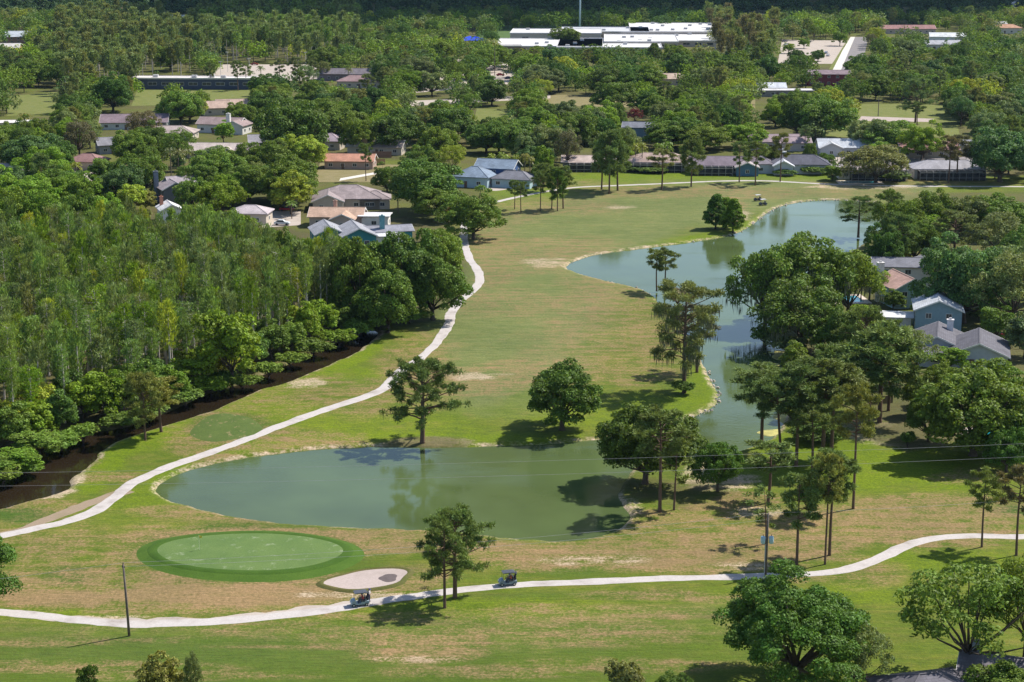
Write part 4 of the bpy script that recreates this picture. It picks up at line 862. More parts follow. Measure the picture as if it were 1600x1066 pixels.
# wooden fence by the terracotta house
def fence(label, a, b, h, col, n):
    A, B = G(*a), G(*b); dv = B - A; r = empty('wood_fence', A, math.atan2(dv.y, dv.x), label, 'fence'); Ln = dv.length
    m = MB().box(0, Ln / n * .94, -.02, .02, .05, h).mesh('plank', P('fence_wood', col))
    for i in range(n): o = link(bpy.data.objects.new('plank', m), r); o.location.x = i * Ln / n
    MB().box(0, Ln, .022, .08, h * .25, h * .25 + .1).box(0, Ln, .022, .08, h * .8, h * .8 + .1).build('rail', P('fence_wood', col), r)
fence('tan wooden fence right of the terracotta roofed house', (578, 258), (602, 258), 2.2, (.42,.28,.15), 30)
fence('reddish wooden fence behind the tan one', (582, 247), (612, 247), 2.4, (.26,.14,.10), 34)
fence('dark wooden fence under the pines by the lake inlet', (1345, 634), (1395, 630), 1.5, (.2,.16,.11), 30)
fence('white fence before the far pale blue house', (1105, 52), (1210, 50), 2.2, (.7,.75,.8), 60)

# ------------------------------------------------------------------ trees one can pick out (kind, base u, base v, top v, crown width px, tint, label)
HERO = [
 ('umbrella',660,692,562,136,'pine','lone broad umbrella pine on the far bank of the near pond',0),
 ('umbrella',711,934,795,128,'pine','taller upright pine of the pair beside the cart path',0),
 ('umbrella',695,950,820,92,'pine','slimmer low branched pine of the pair beside the cart path',1),
 ('oak',878,672,557,138,'dark','round dense oak alone on the fairway above the near pond',0),
 ('oak',1008,756,610,158,'dark','spreading dark oak at the right end of the near pond',2),
 ('tallpine',1031,800,640,80,'pine','tall bare trunked pine in front of the pond end oak',2),
 ('scrawny',1053,797,698,70,'pine','thin leaning pine right of the tall bare trunked one',0),
 ('oak',1121,768,676,88,'deepgreen','low round dense oak right of the pond end oak',3),
 ('mosspine',1069,614,442,122,'olive','tall moss hung pine on the fairway point by the channel',0),
 ('pine',1089,582,478,78,'brown','brownish pine just behind the tall moss hung pine',2),
 ('shrub',1068,616,592,34,'dark','small dark shrub at the foot of the moss hung pine',0),
 ('pine',1026,454,390,40,'pine','left of the two small pines on the upper pond shore',1),
 ('pine',1038,457,389,44,'pine','right of the two small pines on the upper pond shore',3),
 ('shrub',1060,478,446,50,'brown','brownish shrub on the shore below the two small pines',1),
 ('cone',1118,358,303,42,'deepgreen','leftmost and darkest of the three conical trees on the upper bank',0),
 ('cone',1133,357,308,36,'bright','middle of the three conical trees on the upper bank',1),
 ('cone',1145,363,310,40,'bright','rightmost of the three conical trees on the upper bank',0),
 ('umbrella',1341,370,308,72,'pine','flat topped pine over the far right shore of the upper pond',1),
 ('mossoak',1195,512,376,120,'mid','mossy oak leaning over the channel on its right bank',0),
 ('mossoak',1262,505,352,180,'mid','largest mossy oak with domed crown right of the channel',1),
 ('mossoak',1248,545,425,160,'dark','low mossy oak below the largest domed one',2),
 ('mossoak',1322,500,378,120,'mid','oak left of the salmon roofed house',1),
 ('airy',1358,470,415,70,'bright','light leafed tree against the salmon roof',0),
 ('tallpine',1190,700,572,84,'pine','straight tall pine with flat crown over the channel mouth',0),
 ('tallpine',1222,727,590,70,'pine','leaning tall pine right of the flat crowned one',1),
 ('tallpine',1244,729,566,78,'pine','tall pine second from the leaning one',2),
 ('tallpine',1269,738,628,66,'pine','shorter pine in the cluster on the lake lawn',0),
 ('tallpine',1285,719,560,100,'pine','widest crowned pine of the cluster on the lake lawn',2),
 ('tallpine',1298,720,576,90,'olive','olive pine close right of the widest crowned one',0),
 ('tallpine',1333,795,604,62,'pineyellow','isolated tall pine with yellowish crown on the lake lawn',2),
 ('densepine',1374,660,512,126,'pine','dark trunked spreading pine at the right lawn edge',0),
 ('tallpine',1357,664,540,80,'pine','pine left of the dark trunked spreading one',0),
 ('tallpine',1388,642,530,70,'olive','pine right of the dark trunked spreading one',2),
 ('pine',1200,786,688,76,'pine','short pine on the lawn left of the transformer pole line',1),
 ('pine',1245,882,742,64,'pine','slim pine directly right of the transformer pole',2),
 ('tallpine',1289,882,712,50,'pineyellow','front stem of the twin pines above the cart path bend',2),
 ('tallpine',1296,868,708,70,'pine','rear stem of the twin pines above the cart path bend',0),
 ('shrub',1263,803,745,40,'dark','narrow dark bush between the slim pine and twin pines',2),
 ('scrawny',1197,850,762,60,'pine','half bare crooked tree behind the transformer pole',0),
 ('pine',1534,855,736,48,'pine','small pine beside the cart path near the right edge',0),
 ('pine',1588,868,728,56,'brown','brownish pine at the right edge by the cart path',3),
 ('bigoak',1243,1076,880,276,'deepgreen','huge dark spreading oak at the bottom right foreground',0),
 ('airy',1512,1068,862,232,'mid','airy broad oak at the bottom right corner',0),
 ('airy',1600,1040,850,150,'mid','airy oak cut by the right edge near the bottom',1),
 ('oak',1590,1110,1022,150,'mid','oak crown filling the lowest right corner',4),
 ('oak',1520,712,545,196,'mid','large full oak on the right above the lake lawn',2),
 ('oak',1572,738,660,76,'deepgreen','low dark round oak below the large full one',0),
 ('oak',1600,700,560,110,'mid','oak cut by the right edge above the lake lawn',3),
 ('oak',1450,690,600,80,'dark','dark oak in the shade left of the large full one',1),
 ('bigoak',-78,965,768,224,'deepgreen','oak reaching in from the left edge beside the cart paths',1),
 ('broad',137,1118,1030,36,'dark','small dark tree top at the bottom left edge',0),
 ('broad',250,1118,1015,74,'pineyellow','yellowish double topped tree at the bottom edge',1),
 ('airy',304,1118,1016,38,'grey','narrow grey green tree at the bottom edge',1),
 ('shrub',976,1090,1025,60,'olive','olive bush peeking over the bottom edge',0),
 ('oak',1052,1100,1046,66,'dark','dark low crown at the bottom edge left of the huge oak',1),
 ('airy',1340,1090,960,110,'grey','thin grey green tree between the two bottom right oaks',2),
 ('densepine',227,688,585,62,'pineyellow','yellowish pine on the ditch bank by the worn tee',0),
 ('pine',252,675,590,62,'pineyellow','thin pine right of the yellowish one on the ditch bank',1),
 ('oak',740,374,294,108,'mid','wide oak with clear trunk where the cart path leaves the wood',1),
 ('oak',676,500,392,118,'dark','oak with visible trunk at the right end of the wood',0),
 ('oak',566,508,352,128,'dark','broad oak at the ditch head',3),
 ('oak',628,500,342,130,'dark','dense oak in the middle of the ditch head group',2),
 ('oak',606,520,410,110,'mid','lower oak over the ditch head',4),
 ('oak',690,440,350,90,'mid','oak over the cart path bend beside the wood',0),
 ('oak',664,332,236,128,'dark','tall dark oak right of the terracotta roofed house',2),
 ('oak',690,345,286,96,'mid','rounded mid green oak left of the wide path oak',3),
 ('broad',362,606,468,104,'bright','tall bright leafed tree at the ditch edge',0),
 ('pine',700,372,325,22,'brown','thin brown trunked palm like pine beside the path',2),
 ('pine',804,327,282,26,'pine','leftmost small pine of the fairway row near the blue roof',0),
 ('pine',814,333,284,26,'pine','second small pine of the fairway row near the blue roof',1),
 ('pine',844,330,268,28,'pine','third small pine of the fairway row near the blue roof',2),
 ('pine',862,327,262,30,'pine','pine at the left of the dense fairway clump',3),
 ('densepine',871,330,266,30,'dark','dark low pine inside the dense fairway clump',0),
 ('pine',880,326,262,40,'pine','pine at the right of the dense fairway clump',0),
 ('densepine',940,296,212,46,'grey','left pine of the large trio before the low tan house',1),
 ('densepine',952,303,208,50,'pine','middle pine of the large trio before the low tan house',0),
 ('densepine',965,298,206,54,'pine','right pine of the large trio before the low tan house',1),
 ('airy',887,266,202,46,'brown','brownish half bare tree left of the pine trio',0),
 ('pine',1034,297,233,46,'olive','olive pine in front of the brown tan fairway house',1),
 ('densepine',1080,292,220,42,'pine','dark pine left of the long dark purple roof',0),
 ('pine',1155,285,222,34,'pine','slim pine in front of the blue gable',2),
 ('pine',1180,290,222,38,'pine','slim pine right of the blue gable',3),
 ('pine',1219,284,210,36,'olive','slim pine left of the white gabled charcoal roofed house',0),
 ('mossoak',1368,286,220,112,'olive','wide spreading olive oak on the far fairway edge',1),
 ('pine',1482,286,214,40,'brown','brown crowned pine left of its twin before the pool cage',0),
 ('pine',1495,282,212,44,'brown','brown crowned pine right of its twin before the pool cage',2),
 ('oak',1562,284,188,116,'blue','large cool dark oak at the right edge of the far fairway',2),
 ('oak',1245,214,148,62,'dark','left trunk oak of the big pair on the far fairway',1),
 ('oak',1285,216,144,116,'mid','big forked oak on the far fairway',0),
 ('umbrella',1430,192,124,60,'grey','grey green pine standing on the far lawn',0),
 ('pine',1433,196,160,26,'pine','short pine below the grey green one on the far lawn',1),
 ('oak',1390,240,185,90,'mid','oak behind the pale metal roof',4),
 ('oak',1440,250,190,70,'bright','forked bright oak before the red brown roof',1),
 ('airy',992,196,168,26,'red','dark red leafed tree above the slate roofed blue house',0),
 ('airy',845,158,122,46,'yellow','pale yellow green tree alone on the far lawn',0),
 ('oak',962,176,122,84,'dark','dark oak on the far lawn right of the pale yellow one',1),
 ('oak',980,130,88,50,'deepgreen','round deep green oak below the school',0),
 ('oak',940,125,98,56,'dark','dark oak left of the round deep green one below the school',2),
 ('oak',177,176,114,78,'deepgreen','dark forked oak by the left lawn',1),
 ('oak',283,196,136,76,'mid','rounded oak right of the long purple brown roof',3),
 ('oak',55,272,202,96,'blue','wide oak with dark limbs at the far left',2),
 ('palm',40,212,176,26,'pineyellow','date palm in front of the white flat roofed bungalow',0),
 ('oak',460,256,150,118,'dark','broad oak left above the terracotta roof',0),
 ('oak',620,236,165,110,'dark','dark oak with long limbs behind the brick chimney house',3),
 ('oak',535,225,158,96,'mid','oak between the white flue and brick chimney houses',2),
 ('oak',700,225,160,100,'dark','wide dark oak left of the small putting lawn',1),
 ('oak',580,178,134,56,'deepgreen','round deep green oak above the brick chimney house',4),
 ('airy',706,276,220,52,'yellow','yellow green tree left of the steel blue roofs',2),
 ('broad',455,335,266,62,'yellow','yellow green tree left of the broad grey brown roof',1),
 ('oak',455,318,234,104,'mid','large rounded oak left of the terracotta lawn',0),
 ('oak',390,318,246,90,'dark','oak above the cypress tops left of the yellow green tree',2),
 ('pine',572,283,225,24,'pine','slim pine on the dry lawn of the terracotta roofed house',1),
 ('broad',207,334,282,50,'yellow','golden green bushy tree at the edge of the cypress wood',2),
 ('broad',228,330,296,34,'pineyellow','small golden tree right of the larger golden one',0),
 ('oak',1505,505,368,150,'blue','tall cool green oak right of the salmon roofed house',1),
 ('airy',1580,520,385,130,'olive','olive loose crowned tree at the right edge by the houses',0),
 ('oak',1412,410,388,26,'yellow','small yellow green tree before the long dark grey roof',0),
 ('shrub',1570,533,519,18,'red','magenta flowering shrub right of the dark purple roof',0),
 ('shrub',1490,490,462,46,'yellow','golden green shrub bed behind the pale grey roof',1),
 ('umbrella',1190,40,8,40,'grey','',0),
]
HERO = [h for h in HERO if h[6]]
PAL['magenta'] = (.45, .02, .12); TNAME['magenta'] = 'magenta'
for k, u, v, t, w, ti, lab, va in HERO:
    if k == 'tallpine' or (k == 'pine' and v > 600): w *= 1.22
    tree(k, u, v, t, w, 'magenta' if 'magenta' in lab else ti, lab, var=va)
# denser right bank: oaks and pines from the lake to the right edge
for k, u, v, t, w, ti in [('oak',1405,400,300,90,'mid'),('pine',1390,385,300,60,'pine'),('oak',1455,375,292,84,'mid'),('broad',1440,385,325,70,'bright'),('oak',1500,372,300,90,'grey'),('oak',1560,372,296,100,'mid'),('broad',1530,360,300,56,'yellow'),('umbrella',1490,410,330,84,'olive'),
    ('airy',1560,420,325,110,'olive'),('oak',1430,415,330,80,'dark'),('densepine',1400,425,335,60,'pine'),('oak',1380,432,352,70,'deepgreen'),('broad',1470,450,372,60,'blue'),('oak',1590,470,370,110,'grey'),('broad',1540,490,410,70,'olive'),('broad',1555,540,470,60,'mid'),('broad',1600,560,480,70,'grey'),
    ('oak',1300,560,470,90,'dark'),('umbrella',1350,590,480,110,'pine'),('broad',1325,560,490,70,'mid'),('airy',1420,600,505,80,'grey'),('broad',1395,560,505,60,'bright'),('broad',1240,588,530,50,'mid'),('shrub',1240,600,565,40,'bright'),('shrub',1236,655,622,40,'yellow'),('shrub',1262,690,660,60,'dark'),('shrub',1290,690,655,60,'dark'),
    ('densepine',1300,640,540,80,'pine'),('oak',1480,640,560,90,'mid'),('broad',1430,650,580,50,'mid'),('broad',1560,640,560,70,'mid'),('shrub',1418,700,670,24,'dark'),('shrub',1515,705,675,40,'dark'),('broad',1590,720,640,50,'dark'),('palm',1345,470,425,24,'mid'),('broad',1345,520,470,50,'bright'),('broad',1440,495,465,40,'mid'),('broad',1395,485,450,40,'mid'),
    ('oak',1460,560,532,50,'mid'),('broad',1485,580,535,56,'bright'),('shrub',1195,540,505,50,'dark'),('shrub',1230,555,520,60,'grey'),('oak',1600,440,350,90,'dark'),('palm',1500,500,455,26,'bright'),('palm',1516,495,452,24,'bright'),('shrub',1535,500,478,50,'dark'),
    ('shrub',290,632,600,60,'mid'),('shrub',330,615,585,60,'bright'),('shrub',235,655,622,60,'mid'),('shrub',190,668,640,60,'dark'),('shrub',350,605,575,50,'dark'),('shrub',455,572,545,50,'mid'),('shrub',490,556,525,56,'mid'),('shrub',530,540,510,56,'bright'),('shrub',560,526,494,56,'mid'),('shrub',95,702,668,70,'mid'),('shrub',592,516,488,40,'dark'),('shrub',380,607,580,50,'mid'),('shrub',420,590,560,46,'mid'),('shrub',130,690,655,50,'mid'),('broad',62,712,664,80,'mid'),('broad',26,738,692,90,'bright'),('broad',-20,752,700,90,'mid'),('shrub',40,742,716,50,'dark'),('shrub',5,755,722,60,'mid'),('shrub',600,505,470,60,'grey'),('shrub',640,505,475,60,'mid'),('shrub',570,508,480,50,'mid'),
    ('palm',790,280,240,16,'yellow'),('palm',768,282,238,16,'yellow'),('palm',783,276,236,14,'yellow'),('palm',806,282,240,16,'yellow'),('palm',828,284,242,18,'pineyellow'),('palm',820,282,238,18,'pineyellow'),('palm',993,264,222,16,'yellow'),('palm',1003,266,222,18,'yellow'),('palm',1042,262,220,22,'bright'),('palm',1030,258,222,20,'bright'),
    ('palm',268,284,228,24,'grey'),('palm',280,286,232,22,'olive'),('palm',297,284,230,22,'olive'),('palm',120,290,252,22,'yellow'),('palm',622,334,300,22,'mid'),('palm',456,342,312,20,'mid'),('palm',545,132,105,16,'olive'),('palm',245,132,110,14,'dark'),('palm',392,130,110,14,'grey'),('palm',408,128,102,14,'grey'),
    ('shrub',735,285,268,30,'dark'),('shrub',1020,270,258,50,'dark'),('shrub',990,268,256,50,'dark'),('shrub',1270,272,256,50,'dark'),('shrub',1225,274,262,40,'dark'),('shrub',1395,282,264,54,'dark'),('oak',848,290,248,36,'bright'),('densepine',848,300,256,34,'pine'),
    ('oak',815,250,178,90,'mid'),('oak',860,255,190,80,'grey'),('oak',780,240,185,80,'mid'),('broad',850,288,222,34,'bright'),('oak',1050,232,186,96,'mid'),('oak',1100,235,190,90,'mid'),('oak',1160,232,186,80,'bright'),('oak',905,225,170,90,'mid'),('oak',940,215,160,70,'bright'),
    ('airy',980,240,196,40,'grey'),('broad',1300,282,255,36,'mid'),('oak',1290,262,236,30,'mid'),('pine',1258,236,196,24,'grey'),('oak',1265,255,220,26,'dark'),('airy',225,235,165,60,'brown'),('broad',160,300,240,46,'mid'),('oak',120,330,268,90,'bright'),('oak',50,335,270,110,'bright'),('oak',-10,335,262,90,'bright'),('oak',220,310,235,84,'mid'),
    ('oak',340,300,225,90,'mid'),('oak',410,285,215,90,'mid'),('oak',300,330,275,60,'mid'),('oak',345,335,268,90,'bright'),('oak',210,262,196,70,'mid'),('oak',110,215,160,60,'mid'),('oak',60,215,185,40,'dark'),('airy',125,250,185,70,'brown'),('broad',350,224,186,36,'bright'),('oak',375,200,155,50,'mid'),
    ('broad',1232,84,66,20,'bright'),('broad',1256,76,58,20,'bright'),('oak',1278,96,76,24,'dark'),('oak',1243,98,74,28,'dark'),('broad',1312,72,46,26,'bright'),('oak',1262,104,84,26,'mid'),('airy',1360,78,50,20,'brown'),('pine',372,142,96,20,'pine'),('pine',385,140,100,20,'grey'),('pine',330,140,98,22,'pine'),('pine',438,134,92,24,'olive'),('pine',462,134,90,24,'grey'),('pine',490,134,92,22,'olive'),('airy',480,138,98,40,'grey'),('oak',530,122,90,36,'mid'),('oak',410,150,122,40,'mid'),('oak',700,128,84,44,'dark'),('oak',740,124,82,50,'dark'),('pine',660,118,78,28,'grey'),('oak',675,150,108,50,'grey'),('oak',745,150,116,44,'mid'),('oak',820,112,78,60,'mid'),('oak',855,130,90,40,'dark'),('oak',900,100,74,44,'dark'),('oak',940,104,78,44,'mid'),('oak',985,101,78,46,'mid'),('broad',840,97,70,34,'mid'),('oak',884,70,40,46,'mid'),('oak',1020,96,74,40,'mid'),('airy',1055,96,72,36,'grey'),('oak',795,104,72,46,'mid'),('oak',645,290,240,70,'deepgreen'),('oak',605,300,255,50,'mid'),('oak',760,240,190,70,'dark'),('oak',560,240,180,60,'mid'),('oak',490,205,150,90,'mid'),('oak',420,190,140,70,'dark')]:
    tree(k, u, v, t, w, ti)
# ------------------------------------------------------------------ bald cypress wood and its broadleaf edge
def inside(px, py, poly):
    c = False; n = len(poly)
    for i in range(n):
        (ax, ay), (bx, by) = poly[i], poly[(i + 1) % n]
        if (ay > py) != (by > py) and px < (bx - ax) * (py - ay) / (by - ay) + ax: c = not c
    return c
def scatter(poly_px, dmin, tries, seed, prev=None, ok=None):
    W = wpoly(poly_px); rr = random.Random(seed); out = []; pv = list(prev or [])
    x0, y0 = W.min(0); x1, y1 = W.max(0); cell = {}
    def put(x, y): cell.setdefault((int(x // 12), int(y // 12)), []).append((x, y))
    for x, y in pv: put(x, y)
    for _ in range(tries):
        x, y = rr.uniform(x0, x1), rr.uniform(y0, y1)
        if not inside(x, y, W): continue
        u, v, dp = PX(x, y)
        if ok and not ok(u, v, x, y): continue
        d = dmin(u, v) if callable(dmin) else dmin; d2 = d * d; bad = False; cx, cy_ = int(x // 12), int(y // 12); k = int(d // 12) + 1
        for i in range(-k, k + 1):
            for j in range(-k, k + 1):
                for px, py in cell.get((cx + i, cy_ + j), ()):
                    if (px - x) ** 2 + (py - y) ** 2 < d2: bad = True; break
                if bad: break
            if bad: break
        if bad: continue
        put(x, y); out.append((x, y))
    return out
CYPW = [(-60,700),(-80,432),(120,430),(330,432),(400,455),(470,478),(530,486),(545,500),(440,548),(330,582),(240,624),(130,652),(40,692)]
WOODG = 'bald cypresses of the dense wood'
cw = random.Random(5)
CW = scatter(CYPW, 3.1, 16000, 21); CW.sort(key=lambda p: p[1] + random.Random(p[0]).uniform(-25, 25)); CREST = []
for i, (x, y) in enumerate(CW):
    u, v, _ = PX(x, y); s = S(u, v); hm = cw.uniform(12.5, 20) * (1.0 if v < 540 else .85); wm = cw.uniform(2.5, 3.9)
    ti = cw.choices(['cyp', 'bright', 'grey', 'olive', 'yellow'], [6, 1.6, 3.2, .7, .3])[0]; kd = 'cypress' if cw.random() < .75 else 'thincypress'
    if i % 2 == 0 and len([1 for t in TREES if t['group'] == WOODG]) < 298 or len(CW) < 298: tree(kd, 0, 0, v - hm * s * .96, wm * s, ti, ' '.join([('tall ' if hm > 17.5 else 'short ' if hm < 14 else '') + TNAME[ti], 'bald cypress', 'at the back' if v < 465 else 'in the middle' if v < 530 else 'at the front', 'of the wood',
        'near the left edge' if u < 90 else 'left of the ditch pines' if u < 190 else 'above the ditch pines' if u < 300 else 'behind the bright ditch tree' if u < 410 else 'beside the ditch oaks']), WOODG, world=(x, y))
    else: CREST.append((kd, x, y, hm, wm, ti))
for u, v, t, w, ti in [(-30,400,300,80,'bright'),(20,395,290,90,'bright'),(75,400,296,90,'bright'),(125,395,292,84,'mid'),(170,400,300,80,'bright'),(215,405,318,60,'olive'),(320,405,312,76,'bright'),(365,410,318,80,'bright'),(410,420,342,70,'mid'),(440,440,352,60,'mid'),(470,452,368,60,'bright'),(500,462,372,70,'mid'),(530,462,366,70,'mid')]:
    tree('oak', u, v, t, w, ti)
edge = [(20,705),(60,690),(95,682),(130,660),(165,655),(195,650),(225,640),(262,628),(290,612),(318,600),(345,592),(395,580),(425,562),(455,553),(480,543),(505,530),(528,520),(545,512),(415,548),(470,530),(300,590),(200,630),(110,650),(60,670),(10,690),(500,500),(520,470),(445,520),(-20,700),(335,570),(240,615),(150,640)]
for i, (u, v) in enumerate(edge):
    s = S(u, v); hm = cw.uniform(6.0, 9.5); wm = cw.uniform(6, 8.5)
    tree('broad', u, v, v - hm * s * .98 - wm * s * .08, wm * s, (ti := cw.choice(['bright', 'bright', 'mid', 'mid', 'yellow', 'dark'])), ' '.join([TNAME[ti], 'leafy', 'tree' if hm > 7.7 else 'low tree', 'in the ditch thicket', 'near the left edge' if u < 80 else 'left of the ditch pines' if u < 200 else 'behind the ditch pines' if u < 300 else 'beside the tall bright tree' if u < 430 else 'near the ditch head']), 'thicket trees along the ditch')
# ------------------------------------------------------------------ background canopy among the houses
KEEP = [(470,280,605,352),(485,325,620,358),(705,232,790,292),(480,236,605,266),(550,214,640,232),(160,168,252,196),(228,194,308,212),(312,178,392,204),(340,150,392,172),(297,222,396,240),(160,212,200,232),
 (246,274,306,312),(122,240,155,260),(0,180,62,198),(0,258,50,275),(376,322,405,338),(500,208,524,225),(900,232,950,262),(985,230,1070,268),(1080,230,1176,270),(980,192,1014,214),(1172,199,1250,228),(1280,208,1350,252),(1208,240,1288,272),(1415,216,1475,238),(1430,244,1525,276),
 (1505,210,1530,228),(226,120,385,142),(1272,108,1322,130),(1190,140,1260,148),(775,48,1110,90),(1150,25,1200,46),(1380,42,1445,56),(1448,50,1502,75),(336,100,500,126),(1296,58,1358,110),(1215,64,1300,98),(720,54,755,72),(650,128,690,141),(645,152,700,164),(700,94,720,104),(772,110,800,122),(20,145,98,178),(215,142,250,168),
 (740,168,795,188),(850,150,1000,170),(1330,165,1490,208),(190,8,226,26),(262,26,290,36),(0,55,46,80),(520,112,590,135),(1040,128,1062,136),(1180,150,1200,158),(405,205,428,232),(690,255,720,290),(420,328,475,350),(580,243,606,260),(630,266,690,282),(1560,46,1600,60)]
taken = [(t['x'], t['y']) for t in TREES]
SCAT = [(-120,338),(-150,60),(-150,34),(1750,34),(1750,292),(1420,278),(1330,272),(1200,268),(1060,268),(900,262),(790,285),(735,340),(640,330),(500,335),(420,338),(330,330),(120,330)]
placed = []
def bgok(u, v, x, y):
    s = S(u, v)
    for a, b_, c, d in KEEP:
        if a - 4 < u < c + 4 and b_ < v < d + 2: return False
        if v > d and a - 3.5 * s < u < c + 3.5 * s and v - 10 * s < d - .3 * (d - b_): return False
    return True
br = random.Random(77)
def zone(u, v):
    if 90 < u < 300 and 40 < v < 150: return 'greycyp'
    if 310 < u < 560 and v < 100: return 'palecyp'
    if 1100 < u < 1215 and 45 < v < 110: return 'browncyp'
    return 'canopy'
pts = scatter(SCAT, lambda u, v: (7.2 if zone(u, v) != 'canopy' else (7.4 if v > 150 else 9.0)), 14000, 33, taken, bgok)
BG = []
for x, y in pts:
    u, v, _ = PX(x, y); s = S(u, v); z = zone(u, v)
    if u < -60 or u > 1660: continue
    if z != 'canopy' and br.random() < .8:
        ti = {'greycyp': br.choice(['olive', 'grey', 'grey']), 'palecyp': br.choice(['grey', 'cyp', 'grey']), 'browncyp': br.choice(['brown', 'grey', 'olive'])}[z]
        hm = br.uniform(15, 21); BG.append(('cypress', x, y, hm, br.uniform(5, 7), ti, s, z))
    else:
        q = br.random()
        kind = 'oak' if q < .72 else 'broad' if q < .82 else 'airy' if q < .88 else 'pine' if q < .93 else 'densepine' if q < .97 else 'palm'
        hm = br.uniform(8.5, 13.5) * (1 if v > 150 else 1.12) if kind in ('oak', 'airy') else br.uniform(7, 10) if kind in ('broad', 'palm') else br.uniform(11, 16)
        wm = hm * br.uniform(1.0, 1.4) if kind == 'oak' else hm * br.uniform(.8, 1.0) if kind in ('broad', 'airy') else hm * .55
        ti = br.choices(['mid', 'dark', 'bright', 'grey', 'blue', 'yellow', 'olive', 'deepgreen'], [5, 4, 2, 2, 2, .7, 1, 2])[0] if kind not in ('pine', 'densepine') else br.choice(['pine', 'grey', 'olive'])
        BG.append((kind, x, y, hm, wm, ti, s, z))
BG.sort(key=lambda t: -t[4] * t[6])
SPOF = {'densepine': 'pine'}; num = {}
for t in TREES: k = t['kind'] if t['kind'] in ('broad', 'airy', 'shrub') else t['sp']; num[k] = num.get(k, 0) + 1
MASS = {}
for kind, x, y, hm, wm, ti, s, z in BG:
    k = SPOF.get(kind, kind); u, v, _ = PX(x, y)
    if num.get(k, 0) < (300 if k != 'cypress' else 0) and v > 62:
        num[k] = num.get(k, 0) + 1
        tree(kind, 0, 0, v - hm * s - (.3 * wm * s * math.sin(DEP(v)) if kind in ('oak', 'airy', 'broad') else 0), wm * s, ti, world=(x, y))
    else: MASS.setdefault(z if kind == 'cypress' else 'canopy', []).append((kind, x, y, hm, wm, ti))
def mass(name, L_, label, cat, nq, grow_=2.4):
    V = []; K = []; T_ = []; rr = random.Random(6); r = np.random.RandomState(6); tr = MB()
    for kind, x, y, hm, wm, ti in L_:
        p = rr.choice(PROTO[kind]); me = p['crown']; n = len(me.polygons)
        if '_a' not in p: a_ = np.empty(len(me.vertices) * 3, np.float32); me.vertices.foreach_get('co', a_); p['_a'] = a_.reshape(-1, 4, 3)
        A = p['_a'][r.choice(n, min(n, nq), replace=False)]; c = A.mean(1, keepdims=True); A = c + (A - c) * grow_
        az = rr.uniform(0, 6.28); q = np.array([[math.cos(az), -math.sin(az), 0], [math.sin(az), math.cos(az), 0], [0, 0, 1]])
        A = A * np.array([wm / p['w'], wm / p['w'], hm / p['h']]) @ q.T + np.array([x, y, 0]); V.append(A.reshape(-1, 3)); K.append(r.uniform(0, 1, len(A)))
        j = rr.uniform(.8, 1.2); T_.append(np.tile(np.array([*(np.array(PAL[ti]) * j), 1.0]), (len(A), 1)))
        tr.tube([(x, y, -.2), (x, y, hm * .8)], [.3, .12], 4, False)
    V = np.concatenate(V); me = quads_mesh(name, V, np.arange(len(V)).reshape(-1, 4), M_FAR, False, np.concatenate(K))
    a = me.attributes.new('tint', 'FLOAT_COLOR', 'FACE'); a.data.foreach_set('color', np.concatenate(T_).astype(np.float32).ravel())
    r_ = empty(name, (0, 0, 0)); setp(r_, label, cat, kind='stuff')
    o = link(bpy.data.objects.new('foliage', me), r_); o['kind'] = 'stuff'
    o = tr.build('trunks', M_CBARK if 'cypress' in name else M_BARK, r_); o['kind'] = 'stuff'
for z, nm, lab, cat, nq in [('canopy', 'distant_canopy', 'continuous canopy of distant suburban trees above the nearer oaks', 'trees', 760), ('greycyp', 'grey_cypress_stand', 'stand of tall grey brown cypresses behind the dark blue clubhouse', 'cypress stand', 560), ('palecyp', 'pale_cypress_stand', 'stand of tall pale green cypresses left of the royal blue canopy', 'cypress stand', 560), ('browncyp', 'brown_cypress_stand', 'stand of brownish cypresses right of the white roofed school', 'cypress stand', 560)]:
    if MASS.get(z): print(nm, len(MASS[z])); mass(nm, MASS[z], lab, cat, nq)
print('kinds', num, len(CREST))
if CREST: mass('cypress_undergrowth', CREST, 'crowded cypress stems filling the dense wood between the taller ones', 'cypress wood', 650, 1.6)
# distant wood beyond the school, which reads as one mass
def far_wood():
    r = np.random.RandomState(4); rr = random.Random(4); lv = Leaves(4)
    for x, y in scatter([(-400,33),(-400,-12),(2000,-12),(2000,33)], 13.5, 9000, 44, None, lambda u, v, x, y: not any(a - 6 < u < c + 6 and v > d - 2 and v - 22 < d for a, b_, c, d in KEEP)):
        hm = rr.uniform(10, 17); wm = rr.uniform(11, 17); n = 9
        for i in range(n):
            az = i * 2.4; q = rr.uniform(.2, .75); c = (x + math.cos(az) * wm / 2 * q, y + math.sin(az) * wm / 2 * q, hm * (.86 - .5 * q + rr.uniform(-.1, .1)))
            blob(lv, c, rr.uniform(2.2, 3.6), 62, 1.9, 1.4)
    me = lv.mesh('far_wood', M_LEAF); o = link(bpy.data.objects.new('far_wood', me)); o.color = (.05, .095, .03, 1)
    return setp(o, 'mass of dark trees filling the distance beyond the school', 'woodland', kind='stuff')
far_wood()
g = G(172, 655); o = link(bpy.data.objects.new('dead_bush', dead_bush(3))); o.location = G(183, 646); o.scale = (1.5, 1.5, 1.1)
setp(o, 'bleached bare branched bush hanging over the dark ditch', 'bush')

